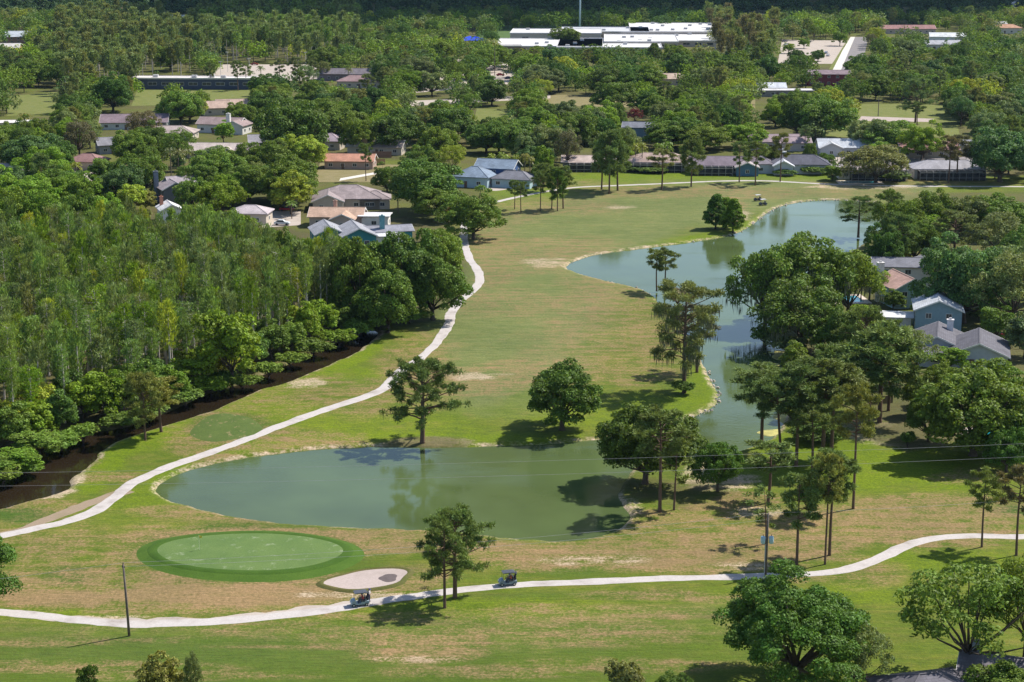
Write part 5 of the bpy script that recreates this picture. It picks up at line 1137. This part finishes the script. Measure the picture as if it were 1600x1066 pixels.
# ------------------------------------------------------------------ poles, wires, flag
M_POLE = P('weathered_pole', (.16, .13, .11), rough=.9, var=.35, scale=3)
M_WIRE = P('wire', (.3, .3, .31), rough=.5)
g0 = G(202, 994); ph_ = 9.5
r = empty('utility_pole', g0, 0, 'plain dark wooden utility pole on the grass by the left cart path', 'utility pole')
MB().tube([(0, 0, -.3), (-.12, 0, ph_ * .5), (-.28, 0, ph_)], [.17, .15, .12], 10).build('pole', M_POLE, r, True)
ins = MB().tube([(0, 0, 0), (0, 0, .12), (0, 0, .24)], [.05, .08, .03], 8).mesh('insulator', P('porcelain', (.1, .08, .08), rough=.2))
for x, z in ((-.40, ph_ - .45), (-.16, ph_ - .45), (-.28, ph_)):
    o = link(bpy.data.objects.new('insulator', ins), r); o.location = (x, 0, z)
P0 = g0 + Vector((-.28, 0, ph_))
g1 = G(1196, 900); h1 = 9.0
r = empty('transformer_pole', g1, 0, 'utility pole carrying two pale blue transformers above the big oak', 'utility pole')
MB().tube([(0, 0, -.3), (.05, 0, h1 * .5), (.1, 0, h1)], [.18, .16, .12], 10).build('pole', M_POLE, r, True)
can = MB().tube([(0, 0, 0), (0, 0, .05), (0, 0, .95), (0, 0, 1.05)], [.25, .32, .32, .2], 14)
canm = can.mesh('transformer', P('transformer_paint', (.45, .62, .70), rough=.4), True); bu = MB().tube([(0, 0, 1.0), (0, 0, 1.35)], [.05, .03], 6).mesh('bushing', P('porcelain', (.1, .08, .08), rough=.2))
for x in (-.5, .62):
    o = link(bpy.data.objects.new('transformer', canm), r); o.location = (x, -.05, h1 * .52); link(bpy.data.objects.new('bushing', bu), o)
MB().box(-.5, .6, -.06, .06, h1 * .6, h1 * .6 + .1).build('bracket', P('galvanised', (.45, .45, .46)), r)
MB().tube([(-.16, -.05, 0), (-.16, -.05, h1 * .5)], .07, 6).build('conduit', P('galvanised', (.45, .45, .46)), r)
P1 = g1 + Vector((.1, 0, h1))
def wire(label, a, b, sag, rad=.014):
    pts = [Vector(a).lerp(Vector(b), i / 24) - Vector((0, 0, sag * 4 * (i / 24) * (1 - i / 24))) for i in range(25)]
    o = MB().tube(pts, rad, 4).build('power_line', M_WIRE); setp(o, label, 'power line', 'power lines crossing the course'); return o
dv = (P1 - P0)
wire('power line strung from the plain pole top to the transformer pole', P0 + Vector((0, 0, .2)), P1, .9)
wire('lower power line strung between the plain pole and the transformer pole', P0 + Vector((-.12, 0, -.3)), P1 - Vector((0, 0, .9)), 1.0)
wire('power line running from the plain pole out past the left edge', P0 + Vector((0, 0, .2)), P0 - dv * .8 + Vector((0, 0, .2)), 1.2)
wire('power line running from the transformer pole out past the right edge', P1, P1 + dv * .9, 1.0)
A, B = G(-200, 880), G(1800, 830)
wire('upper of two pale power lines crossing in front of the lake pines', A + Vector((0, 0, 12.8)), B + Vector((0, 0, 14.2)), .8, .015)
wire('lower of two pale power lines crossing in front of the lake pines', A + Vector((0, 0, 11.0)), B + Vector((0, 0, 12.3)), 1.0, .015)
gf = G(312, 866); r = empty('flagstick', gf + Vector((0, 0, .58)), 0, 'golf flagstick with small yellow flag on the putting green', 'flag')
MB().tube([(0, 0, 0), (0, 0, 2.2)], .025, 6).build('stick', P('stick', (.7, .68, .5)), r)
fl = [(0, 0, 1.75), (.2, .06, 1.8), (.45, -.03, 1.85), (.45, -.03, 2.05), (.2, .06, 2.13), (0, 0, 2.18)]
MB().add(fl + [(x, y + .02, z) for x, y, z in fl], [(0,1,4,5),(1,2,3,4),(11,10,7,6),(10,9,8,7),(0,6,7,1),(1,7,8,2),(2,8,9,3),(3,9,10,4),(4,10,11,5)]).build('flag', P('yellow_cloth', (.75, .62, .08)), r)
LAND += [(391, 870, 'the putting green'), (574, 907, 'the near bunker'), (1197, 880, 'the transformer pole')]
# tall light mast behind the school
g = G(906, 52); r = empty('monopole_mast', g, 0, 'tall pale blue steel mast rising behind the school', 'mast')
MB().tube([(0, 0, -.5), (0, 0, 20), (0, 0, 45)], [.8, .65, .45], 10).build('shaft', P('mast_paint', (.34, .45, .5), rough=.4), r, True)
MB().box(-1.2, 1.2, -1.2, 1.2, -.1, 1.0).build('base', P('flat_roof', (.5, .5, .5)), r)
for k, (u, v, hh, lab) in enumerate([(356, 113, 11, 'tallest'), (390, 118, 9, 'second'), (345, 120, 8, 'leftmost'), (478, 104, 8, 'rightmost')]):
    r = empty('light_pole', G(u, v), 0, f'{lab} thin pale light pole on the far sports court', 'light pole', 'court light poles')
    MB().tube([(0, 0, -.2), (0, 0, hh)], [.14, .09], 6).build('shaft', P('galvanised', (.5, .5, .5)), r)
    MB().box(-.9, .9, -.2, .2, hh, hh + .25).build('lamp_head', P('galvanised', (.5, .5, .5)), r)
r = empty('utility_pole', G(773, 118), 0, 'brown utility pole at the far parking lot left of the school', 'utility pole')
MB().tube([(0, 0, -.2), (0, 0, 15)], [.22, .15], 6).build('pole', M_POLE, r); MB().box(-1.2, 1.2, -.08, .08, 13.8, 14).build('crossarm', M_POLE, r)
r = empty('utility_pole', G(1372, 182), 0, 'dark utility pole with crossarm on the far lawn', 'utility pole')
MB().tube([(0, 0, -.2), (0, 0, 8)], [.2, .15], 6).build('pole', M_POLE, r); MB().box(-1.2, 1.2, -.08, .08, 7.2, 7.4).build('crossarm', M_POLE, r)

# ------------------------------------------------------------------ people
def figure_mesh(name, J, E_, rad):
    me = bpy.data.meshes.new(name); me.from_pydata(J, E_, []); me.update()
    o = bpy.data.objects.new(name + '_tmp', me); COL.objects.link(o)
    o.modifiers.new('skin', 'SKIN'); sub = o.modifiers.new('sub', 'SUBSURF'); sub.levels = 1
    if not me.skin_vertices: me.attributes
    bm = bmesh.new(); bm.from_mesh(me); sk = bm.verts.layers.skin.verify(); bm.verts.ensure_lookup_table()
    for i, v_ in enumerate(bm.verts): v_[sk].radius = (rad[i], rad[i])
    bm.verts[0][sk].use_root = True
    bm.to_mesh(me); bm.free()
    dg = bpy.context.evaluated_depsgraph_get(); out = bpy.data.meshes.new_from_object(o.evaluated_get(dg)); out.name = name
    bpy.data.objects.remove(o); out.polygons.foreach_set('use_smooth', [True] * len(out.polygons)); return out
def joints(seated):
    J = []; E_ = []; rad = []
    def add(p, r_, parent=None):
        J.append(p); rad.append(r_)
        if parent is not None: E_.append((parent, len(J) - 1))
        return len(J) - 1
    z = .0 if seated else .92                               # pelvis height (seat level for a seated figure)
    pel = add((0, 0, z + .08), .15); wa = add((0, .02, z + .25), .135, pel); ch = add((0, .02, z + .45), .165, wa); nk = add((0, .01, z + .60), .065, ch)
    hd = add((0, -.02, z + .68), .09, nk); hd2 = add((0, -.03, z + .78), .105, hd); add((0, -.02, z + .87), .07, hd2); add((0, -.125, z + .755), .018, hd2)
    for s_ in (-1, 1):
        sh_ = add((s_ * .2, .02, z + .53), .07, ch)
        if seated: el = add((s_ * .25, -.12, z + .30), .05, sh_); wr = add((s_ * .14, -.36, z + .34), .034, el); hand = add((s_ * .12, -.42, z + .36), .036, wr)
        else: el = add((s_ * .27, -.03, z + .26), .05, sh_); wr = add((s_ * .22, -.22, z + .14), .034, el); hand = add((s_ * .21, -.28, z + .11), .036, wr)
        hx, hy, hz = J[hand]
        for f in range(4): a = add((hx + (f - 1.5) * .02, hy - .05 - .006 * (f in (1, 2)), hz - .004), .0095, hand); add((hx + (f - 1.5) * .02, hy - .075, hz - .035), .008, a)
        t = add((hx - s_ * .045, hy - .02, hz - .005), .01, hand); add((hx - s_ * .055, hy - .05, hz - .02), .008, t)
        hp = add((s_ * .1, 0, z + .02), .1, pel)
        if seated: kn = add((s_ * .13, -.44, z + .06), .066, hp); an = add((s_ * .13, -.50, z - .36), .042, kn); add((s_ * .13, -.66, z - .40), .04, an)
        else: kn = add((s_ * .11, -.03, .48), .066, hp); an = add((s_ * .12, .02, .08), .042, kn); add((s_ * .13, -.16, .04), .04, an)
    return J, E_, rad
def clothmat(name, shirt, pants, seated):
    m, nt, b = newmat(name); tc = nt.nodes.new('ShaderNodeTexCoord'); sep = nt.nodes.new('ShaderNodeSeparateXYZ'); nt.links.new(tc.outputs['Object'], sep.inputs[0])
    z = .0 if seated else .92; skin = (.42, .25, .17)
    f = mth(nt, 'GREATER_THAN', sep.outputs[2], z + .58); c = mixc(nt, f, shirt, skin)
    c = mixc(nt, mth(nt, 'LESS_THAN', sep.outputs[2], z + .13), c, pants)
    if seated: c = mixc(nt, mth(nt, 'LESS_THAN', sep.outputs[1], -.17), c, mixc(nt, mth(nt, 'GREATER_THAN', sep.outputs[2], z + .2), pants, skin))
    else: c = mixc(nt, mth(nt, 'LESS_THAN', sep.outputs[1], -.12), c, mixc(nt, mth(nt, 'LESS_THAN', sep.outputs[2], .3), skin, (.05, .05, .05)))
    nt.links.new(c, b.inputs['Base Color']); b.inputs['Roughness'].default_value = .85; return m
FIG = {s_: figure_mesh('person', *joints(s_)) for s_ in (True, False)}
CAPM = MB().tube([(0, 0, 0), (0, 0, .05), (0, 0, .09)], [.125, .115, .05], 10).box(-.08, .08, -.24, -.1, .0, .015)
def person(label, loc, rz, seated, shirt, pants, cap):
    me = FIG[seated].copy(); me.materials.clear(); me.materials.append(clothmat('clothes', shirt, pants, seated))
    o = link(bpy.data.objects.new('person', me)); o.location = loc; o.rotation_euler = (0, 0, rz); setp(o, label, 'person')
    c = CAPM.build('cap', P('cap_cloth', cap), o); c.location = (0, -.02, (.0 if seated else .92) + .80); return o
# ------------------------------------------------------------------ golf carts
_cart = None
def cart_meshes(paint, rc=(.07, .075, .09)):
    W = .58
    body = MB().prism([(1.2, .28), (1.2, .55), (.95, .82), (.62, .92), (.55, .45), (-.1, .42), (-.12, .62), (-.75, .66), (-.85, .74), (-1.18, .7), (-1.2, .3)][::-1], -W, W, 'y')
    roof = MB().prism([(.72, 1.80), (.74, 1.84), (.3, 1.90), (-.7, 1.90), (-.98, 1.84), (-.96, 1.80)][::-1], -W - .02, W + .02, 'y')
    return dict(body=body.mesh('body', P('cart_paint', paint, rough=.3, spec=.5)), roof=roof.mesh('roof', P('cart_roof', rc, rough=.4)),
        seat=MB().box(-.68, -.14, -.54, .54, .665, .80).mesh('seat', P('cart_vinyl', (.10, .09, .09))), back=MB().box(-.76, -.66, -.54, .54, .86, 1.25).mesh('backrest', P('cart_vinyl', (.10, .09, .09))),
        post=MB().tube([(0, 0, 0), (0, 0, 1.0)], .022, 6).mesh('post', P('black_metal', (.03, .03, .03))), tyre=MB().tube([(0, -.09, 0), (0, -.1, 0), (0, .1, 0), (0, .09, 0)], [.19, .23, .23, .19], 16).mesh('wheel', P('rubber', (.03, .03, .03)), True),
        rim=MB().tube([(0, -.105, 0), (0, .105, 0)], .12, 10).mesh('rim', P('rim', (.6, .6, .6), metal=.6)), wind=MB().prism([(.66, .95), (.72, .95), (.70, 1.78), (.68, 1.78)], -W + .06, W - .06, 'y').mesh('windshield', M_GLASSCLEAR),
        wheel=MB().tube([(.34 + .02 * math.sin(t), .28 + .17 * math.cos(t), 1.12 + .17 * math.sin(t)) for t in [i * math.pi / 6 for i in range(13)]], .018, 5).tube([(.34, .28, 1.12), (.55, .28, .75)], .02, 5).mesh('steering_wheel', P('black_metal', (.03, .03, .03))))
def clearglass():
    m, nt, b = newmat('clear_screen'); t = nt.nodes.new('ShaderNodeBsdfTransparent'); gl = nt.nodes.new('ShaderNodeBsdfGlossy'); gl.inputs['Roughness'].default_value = .05
    mx = nt.nodes.new('ShaderNodeMixShader'); mx.inputs[0].default_value = .15; nt.links.new(t.outputs[0], mx.inputs[1]); nt.links.new(gl.outputs[0], mx.inputs[2]); nt.links.new(mx.outputs[0], nt.nodes['Material Output'].inputs[0]); return m
M_GLASSCLEAR = clearglass()
_cm = {}
def cart(label, u, v, head, paint, rc=(.07, .075, .09)):
    g = G(u, v); k = tuple(paint)
    if k not in _cm: _cm[k] = cart_meshes(paint, rc)
    m = _cm[k]; r = empty('golf_cart', g + Vector((0, 0, .03)), R(head), label, 'golf cart', 'golf carts')
    for nm in ('body', 'roof', 'seat', 'wind', 'wheel'): link(bpy.data.objects.new({'wind': 'windshield', 'wheel': 'steering_wheel'}.get(nm, nm), m[nm]), r)
    link(bpy.data.objects.new('backrest', m['back']), r)
    for x, z, s_ in ((.68, .88, .93), (-.88, .72, 1.1)):
        for y in (-.5, .5): o = link(bpy.data.objects.new('post', m['post']), r); o.location = (x, y, z); o.scale = (1, 1, s_)
    for x in (.85, -.82):
        for y in (-.52, .52): o = link(bpy.data.objects.new('wheel', m['tyre']), r); o.location = (x, y, .225); link(bpy.data.objects.new('rim', m['rim']), o)
    hl = MB().box(1.15, 1.215, -.07, .07, .5, .6).mesh('headlight', P('lamp_glass', (.8, .8, .75), rough=.2))
    for y in (-.38, .38): o = link(bpy.data.objects.new('headlight', hl), r); o.location.y = y
    return r, g
def in_cart(g, head, x, y, z): a = R(head); return (g.x + x * math.cos(a) - y * math.sin(a), g.y + x * math.sin(a) + y * math.cos(a), z + .03)
def bag(label, g, head, y, col):
    b_ = MB().tube([(0, 0, 0), (-.02, 0, .35), (-.12, 0, .85)], [.15, .16, .15], 10)
    o = b_.build('golf_bag', P('bag_cloth', col)); o.location = in_cart(g, head, -1.0, y, .7); o.rotation_euler = (0, 0, R(head)); setp(o, label, 'golf bag')
    cl = MB()
    for i in range(6): cl.tube([(-.12 + .05 * math.cos(i), .06 * math.sin(i), .8), (-.2 + .07 * math.cos(i), .1 * math.sin(i), 1.1 + .03 * (i % 3))], .018, 4)
    cl.build('clubs', P('steel', (.5, .5, .5), metal=.7), o)
for nm, u, v, hd, c1, c2, paint in [('left near', 562, 946, 195, (.45,.05,.06), (.6,.12,.12), (.30,.38,.42)), ('right near', 793, 914, 192, (.45,.10,.06), (.02,.10,.45), (.22,.27,.32))]:
    side = 'in front of the bunker' if u < 700 else 'right of the pine pair'
    r, g = cart(f'dark roofed golf cart driving left on the path {side}', u, v, hd, paint)
    person(f'seated driver in {"dark red" if u < 700 else "rust"} shirt in the golf cart {side}', in_cart(g, hd, -.38, .27, .82), R(hd) + math.pi / 2, True, c1, (.08,.08,.1), (.6,.6,.6))
    person(f'seated passenger in {"bright red" if u < 700 else "blue"} shirt in the golf cart {side}', in_cart(g, hd, -.38, -.27, .82), R(hd) + math.pi / 2, True, c2, (.3,.28,.25), (.05,.06,.1))
    bag(f'black golf bag on the back of the golf cart {side}', g, hd, .22, (.03,.03,.04)); bag(f'navy golf bag on the back of the golf cart {side}', g, hd, -.22, (.03,.05,.14))
gp = G(573, 943); person('golfer in white shirt and blue cap standing behind the cart by the bunker', (gp.x + .3, gp.y + .6, 0.02), R(70), False, (.6,.55,.55), (.05,.05,.09), (.02,.03,.22))
cart('navy golf cart with white roof left of its pair on the far fairway', 1184, 314, 200, (.02,.03,.07), (.6,.6,.62)); cart('navy golf cart with white roof right of its pair nearer the pond', 1192, 321, 200, (.02,.03,.06), (.6,.6,.62))
# ------------------------------------------------------------------ parked cars
_car = {}
def car(label, u, v, head, col, pick=False, group=None):
    k = (tuple(col), pick); w = .9
    if k not in _car:
        low = [(2.2, .35), (2.25, .7), (1.9, .92), (.9, 1.0), (-1.9, 1.02), (-2.25, .95), (-2.3, .4)]
        cab = [(.95, 1.0), (.35, 1.5), (-1.1, 1.52), (-1.85, 1.02)] if not pick else [(.95, 1.0), (.45, 1.68), (-.55, 1.7), (-.75, 1.02)]
        b_ = MB().prism(low[::-1], -w, w, 'y'); c_ = MB().prism([(x * .96, z + .03) for x, z in cab][::-1], -w + .14, w - .14, 'y'); wi = MB().prism([(x, min(z, 1.44 if not pick else 1.62)) for x, z in cab][::-1], -w + .11, w - .11, 'y')
        _car[k] = (b_.mesh('body', P('car_paint', col, rough=.25, spec=.5, var=.05)), c_.mesh('cabin_roof', P('car_paint', col, rough=.25, spec=.5, var=.05)), wi.mesh('windows', M_GLASS),
                   MB().tube([(0, -.1, 0), (0, .1, 0)], .33, 12).mesh('wheel', P('rubber', (.03,.03,.03))), MB().box(2.2, 2.26, -.2, .2, .62, .74).mesh('headlight', P('lamp_glass', (.8,.8,.75), rough=.2)))
    m = _car[k]; r = empty('pickup_truck' if pick else 'parked_car', G(u, v) + Vector((0, 0, .06)), R(head), label, 'pickup' if pick else 'car', group)
    link(bpy.data.objects.new('body', m[0]), r); link(bpy.data.objects.new('cabin_roof', m[1]), r); link(bpy.data.objects.new('windows', m[2]), r)
    for x in (1.4, -1.45):
        for y in (-.84, .84): o = link(bpy.data.objects.new('wheel', m[3]), r); o.location = (x, y, .33)
    for y in (-.62, .62): o = link(bpy.data.objects.new('headlight', m[4]), r); o.location.y = y
    return r
car('dark red pickup parked left of the orange tan roofed house', 448, 330, 5, (.30,.02,.03), True)
car('silver car parked on the drive below the red pickup', 441, 352, -4, (.6,.62,.64))
car('white pickup parked before the mauve brown roofed house', 1225, 240, 80, (.75,.75,.75), True)
for i, (u, v, h_, c, lab) in enumerate([(655,141,85,(.4,.03,.04),'red car leftmost in the shaded far lot'),(663,140,85,(.7,.7,.7),'white car beside the red one in the shaded far lot'),(684,139,85,(.35,.02,.03),'dark red car right of the white one in the far lot'),
    (782,119,10,(.3,.03,.04),'dark red car parked under the far lot oaks'),(795,124,10,(.05,.06,.12),'navy car below the dark red one in the far lot'),(730,149,80,(.2,.2,.22),'grey car between oak trunks in the far lot'),(808,126,10,(.3,.32,.4),'blue grey car at the right of the far lot'),
    (1262,67,5,(.04,.04,.05),'black car at the back of the lot beside the straight road'),(1226,66,40,(.08,.08,.1),'dark car at the left of the lot beside the straight road'),(1230,71,40,(.6,.6,.62),'pale car left in the lot beside the straight road'),(1291,84,70,(.25,.28,.35),'blue grey car at the right side of the lot by the road'),
    (1294,88,70,(.5,.5,.52),'silver car at the right side of the lot by the road'),(398,102,0,(.25,.03,.03),'maroon car at the far edge of the sports court'),(520,118,0,(.1,.1,.12),'dark car by the pool house'),(555,118,0,(.65,.65,.65),'pale van like car by the pool house')]):
    car(lab, u, v, h_, c, group='parked cars')
# ------------------------------------------------------------------ stones along the banks
def stones():
    rr = random.Random(12); lv = MB(); P_ = LAKE_W
    mb = []
    for i in range(len(P_)):
        a, b_ = P_[i], P_[(i + 1) % len(P_)]
        u, v, _ = PX((a[0]), a[1])
        dens = 1.2 if (1060 < u < 1130 and 580 < v < 665) or (1160 < u < 1380 and v < 350) else .16 if v < 460 else 0
        L_ = math.hypot(*(b_ - a))
        for _ in range(int(L_ * dens + rr.random())):
            t = rr.random(); x, y = a + (b_ - a) * t; mb.append((x + rr.uniform(-.6, .6), y + rr.uniform(-.6, .6), rr.uniform(.12, .38)))
    for x, y, r_ in mb:
        ph = rr.uniform(0, 6); V = [(x + r_ * rr.uniform(.8, 1.2) * math.cos(ph + j * 1.257), y + r_ * rr.uniform(.8, 1.2) * math.sin(ph + j * 1.257), WATER_Z - .1) for j in range(5)]
        V += [(x + .6 * r_ * math.cos(ph + j * 1.257), y + .6 * r_ * math.sin(ph + j * 1.257), WATER_Z + r_ * rr.uniform(.6, 1)) for j in range(5)]
        lv.add(V, [(j, (j + 1) % 5, 5 + (j + 1) % 5, 5 + j) for j in range(5)] + [(5, 6, 7, 8, 9)])
    return setp(lv.build('bank_stones', P('pale_stone', (.5, .43, .36))), 'pale stones scattered along the lake bank', 'stones', kind='stuff')
stones()
def algae():
    rr = random.Random(3)
    for k, (u, v, ru, rv) in enumerate([(1222, 551, 16, 7), (1203, 566, 14, 4), (1232, 588, 24, 4), (1228, 648, 18, 8), (1205, 672, 20, 5)]):
        W = ellipse_px(u, v, ru, rv, 28, .16, 30 + k)
        me = rings('water_weed', [(W, WATER_Z + .004), (ellipse_px(u, v, ru * .9, rv * .9, 28, .16, 30 + k), WATER_Z + .05)], P('weed', (.42, .38, .12), var=.5, scale=.8))
        setp(me, 'mat of yellowish water weed along the channel bank', 'water weed', kind='stuff')
algae()
# ------------------------------------------------------------------ cloud that shades the far distance, and the hazy air
def cloud():
    rr = random.Random(8); k = 750 / math.tan(R(SUN_EL)); off = Vector((math.sin(R(SUN_AZ)) * k, math.cos(R(SUN_AZ)) * k, 750))
    bm = bmesh.new()
    for i in range(90):
        x, y = rr.uniform(-620, 560), rr.uniform(1350, 2500)
        if not -290 < x < 60: y += 120
        s_ = rr.uniform(90, 170); m_ = Matrix.Translation(off + Vector((x, y, rr.uniform(-10, 60)))) @ Matrix.Diagonal((s_, s_ * .8, s_ * .4, 1))
        bmesh.ops.create_icosphere(bm, subdivisions=2, radius=1, matrix=m_)
    me = bpy.data.meshes.new('cloud'); bm.to_mesh(me); bm.free(); me.materials.append(P('cloud_white', (.85, .85, .87), var=.03))
    setp(link(bpy.data.objects.new('cloud', me)), 'cloud drifting above the distant woods', 'cloud', kind='structure')
cloud()
def haze():
    m = bpy.data.materials.new('haze'); m.use_nodes = True; nt = m.node_tree; nt.nodes.remove(nt.nodes['Principled BSDF'])
    v_ = nt.nodes.new('ShaderNodeVolumePrincipled'); v_.inputs['Color'].default_value = (.45, .68, 1, 1); v_.inputs['Density'].default_value = .00002; v_.inputs['Anisotropy'].default_value = .2
    nt.links.new(v_.outputs[0], nt.nodes['Material Output'].inputs['Volume'])
    o = MB().box(-3000, 3000, -200, 3600, -3, 95).build('haze', m); setp(o, 'thin bluish haze filling the air over the whole scene', 'haze', kind='stuff')
HAZE = True
if HAZE: haze()
# ------------------------------------------------------------------ labels for the trees that have none yet
def finish_labels():
    seen = {}
    for t in TREES:
        if t['label']: continue
        noun = {'oak': 'oak', 'pine': 'pine', 'cypress': 'cypress', 'palm': 'palm', 'conical tree': 'tree'}[t['sp']]
        if t['kind'] in ('broad', 'airy'): noun = 'leafy tree' if t['kind'] == 'broad' else 'loose crowned tree'
        if t['kind'] == 'shrub': noun = 'shrub'
        size = 'tall' if t['hm'] > 13.5 else 'small' if t['hm'] < 9 and t['kind'] != 'shrub' else ''
        best = sorted(LAND, key=lambda l: (l[0] - t['u']) ** 2 + (2.2 * (l[1] - t['v'])) ** 2)
        for l in best[:7]:
            du, dv_ = t['u'] - l[0], (t['v'] - l[1]) * 2.2; far = math.hypot(du, dv_) > 60
            rel = ('left of' if du < 0 else 'right of') if abs(du) > abs(dv_) else ('in front of' if dv_ > 0 else 'behind')
            lab = ' '.join(x for x in [size, TNAME[t['tint']], noun, 'well' if far and 'of' in rel else 'some way' if far else 'close' if abs(du) > abs(dv_) else 'directly', rel, l[2]] if x)
            if lab not in seen: break
        seen[lab] = seen.get(lab, 0) + 1; t['label'] = lab
    cnt = {}
    for t in TREES: cnt[t['label']] = cnt.get(t['label'], 0) + 1
    for t in TREES:
        grp = t['group'] or {'oak': 'oaks and leafy trees among the houses', 'pine': 'pines about the course', 'cypress': 'far cypress stands', 'palm': 'palms by the houses', 'conical tree': 'conical trees'}[t['sp']]
        setp(t['o'], t['label'], 'shrub' if t['kind'] == 'shrub' else 'palm' if t['sp'] == 'palm' else 'tree', grp if cnt[t['label']] > 1 or not t['group'] else t['group'])
finish_labels()
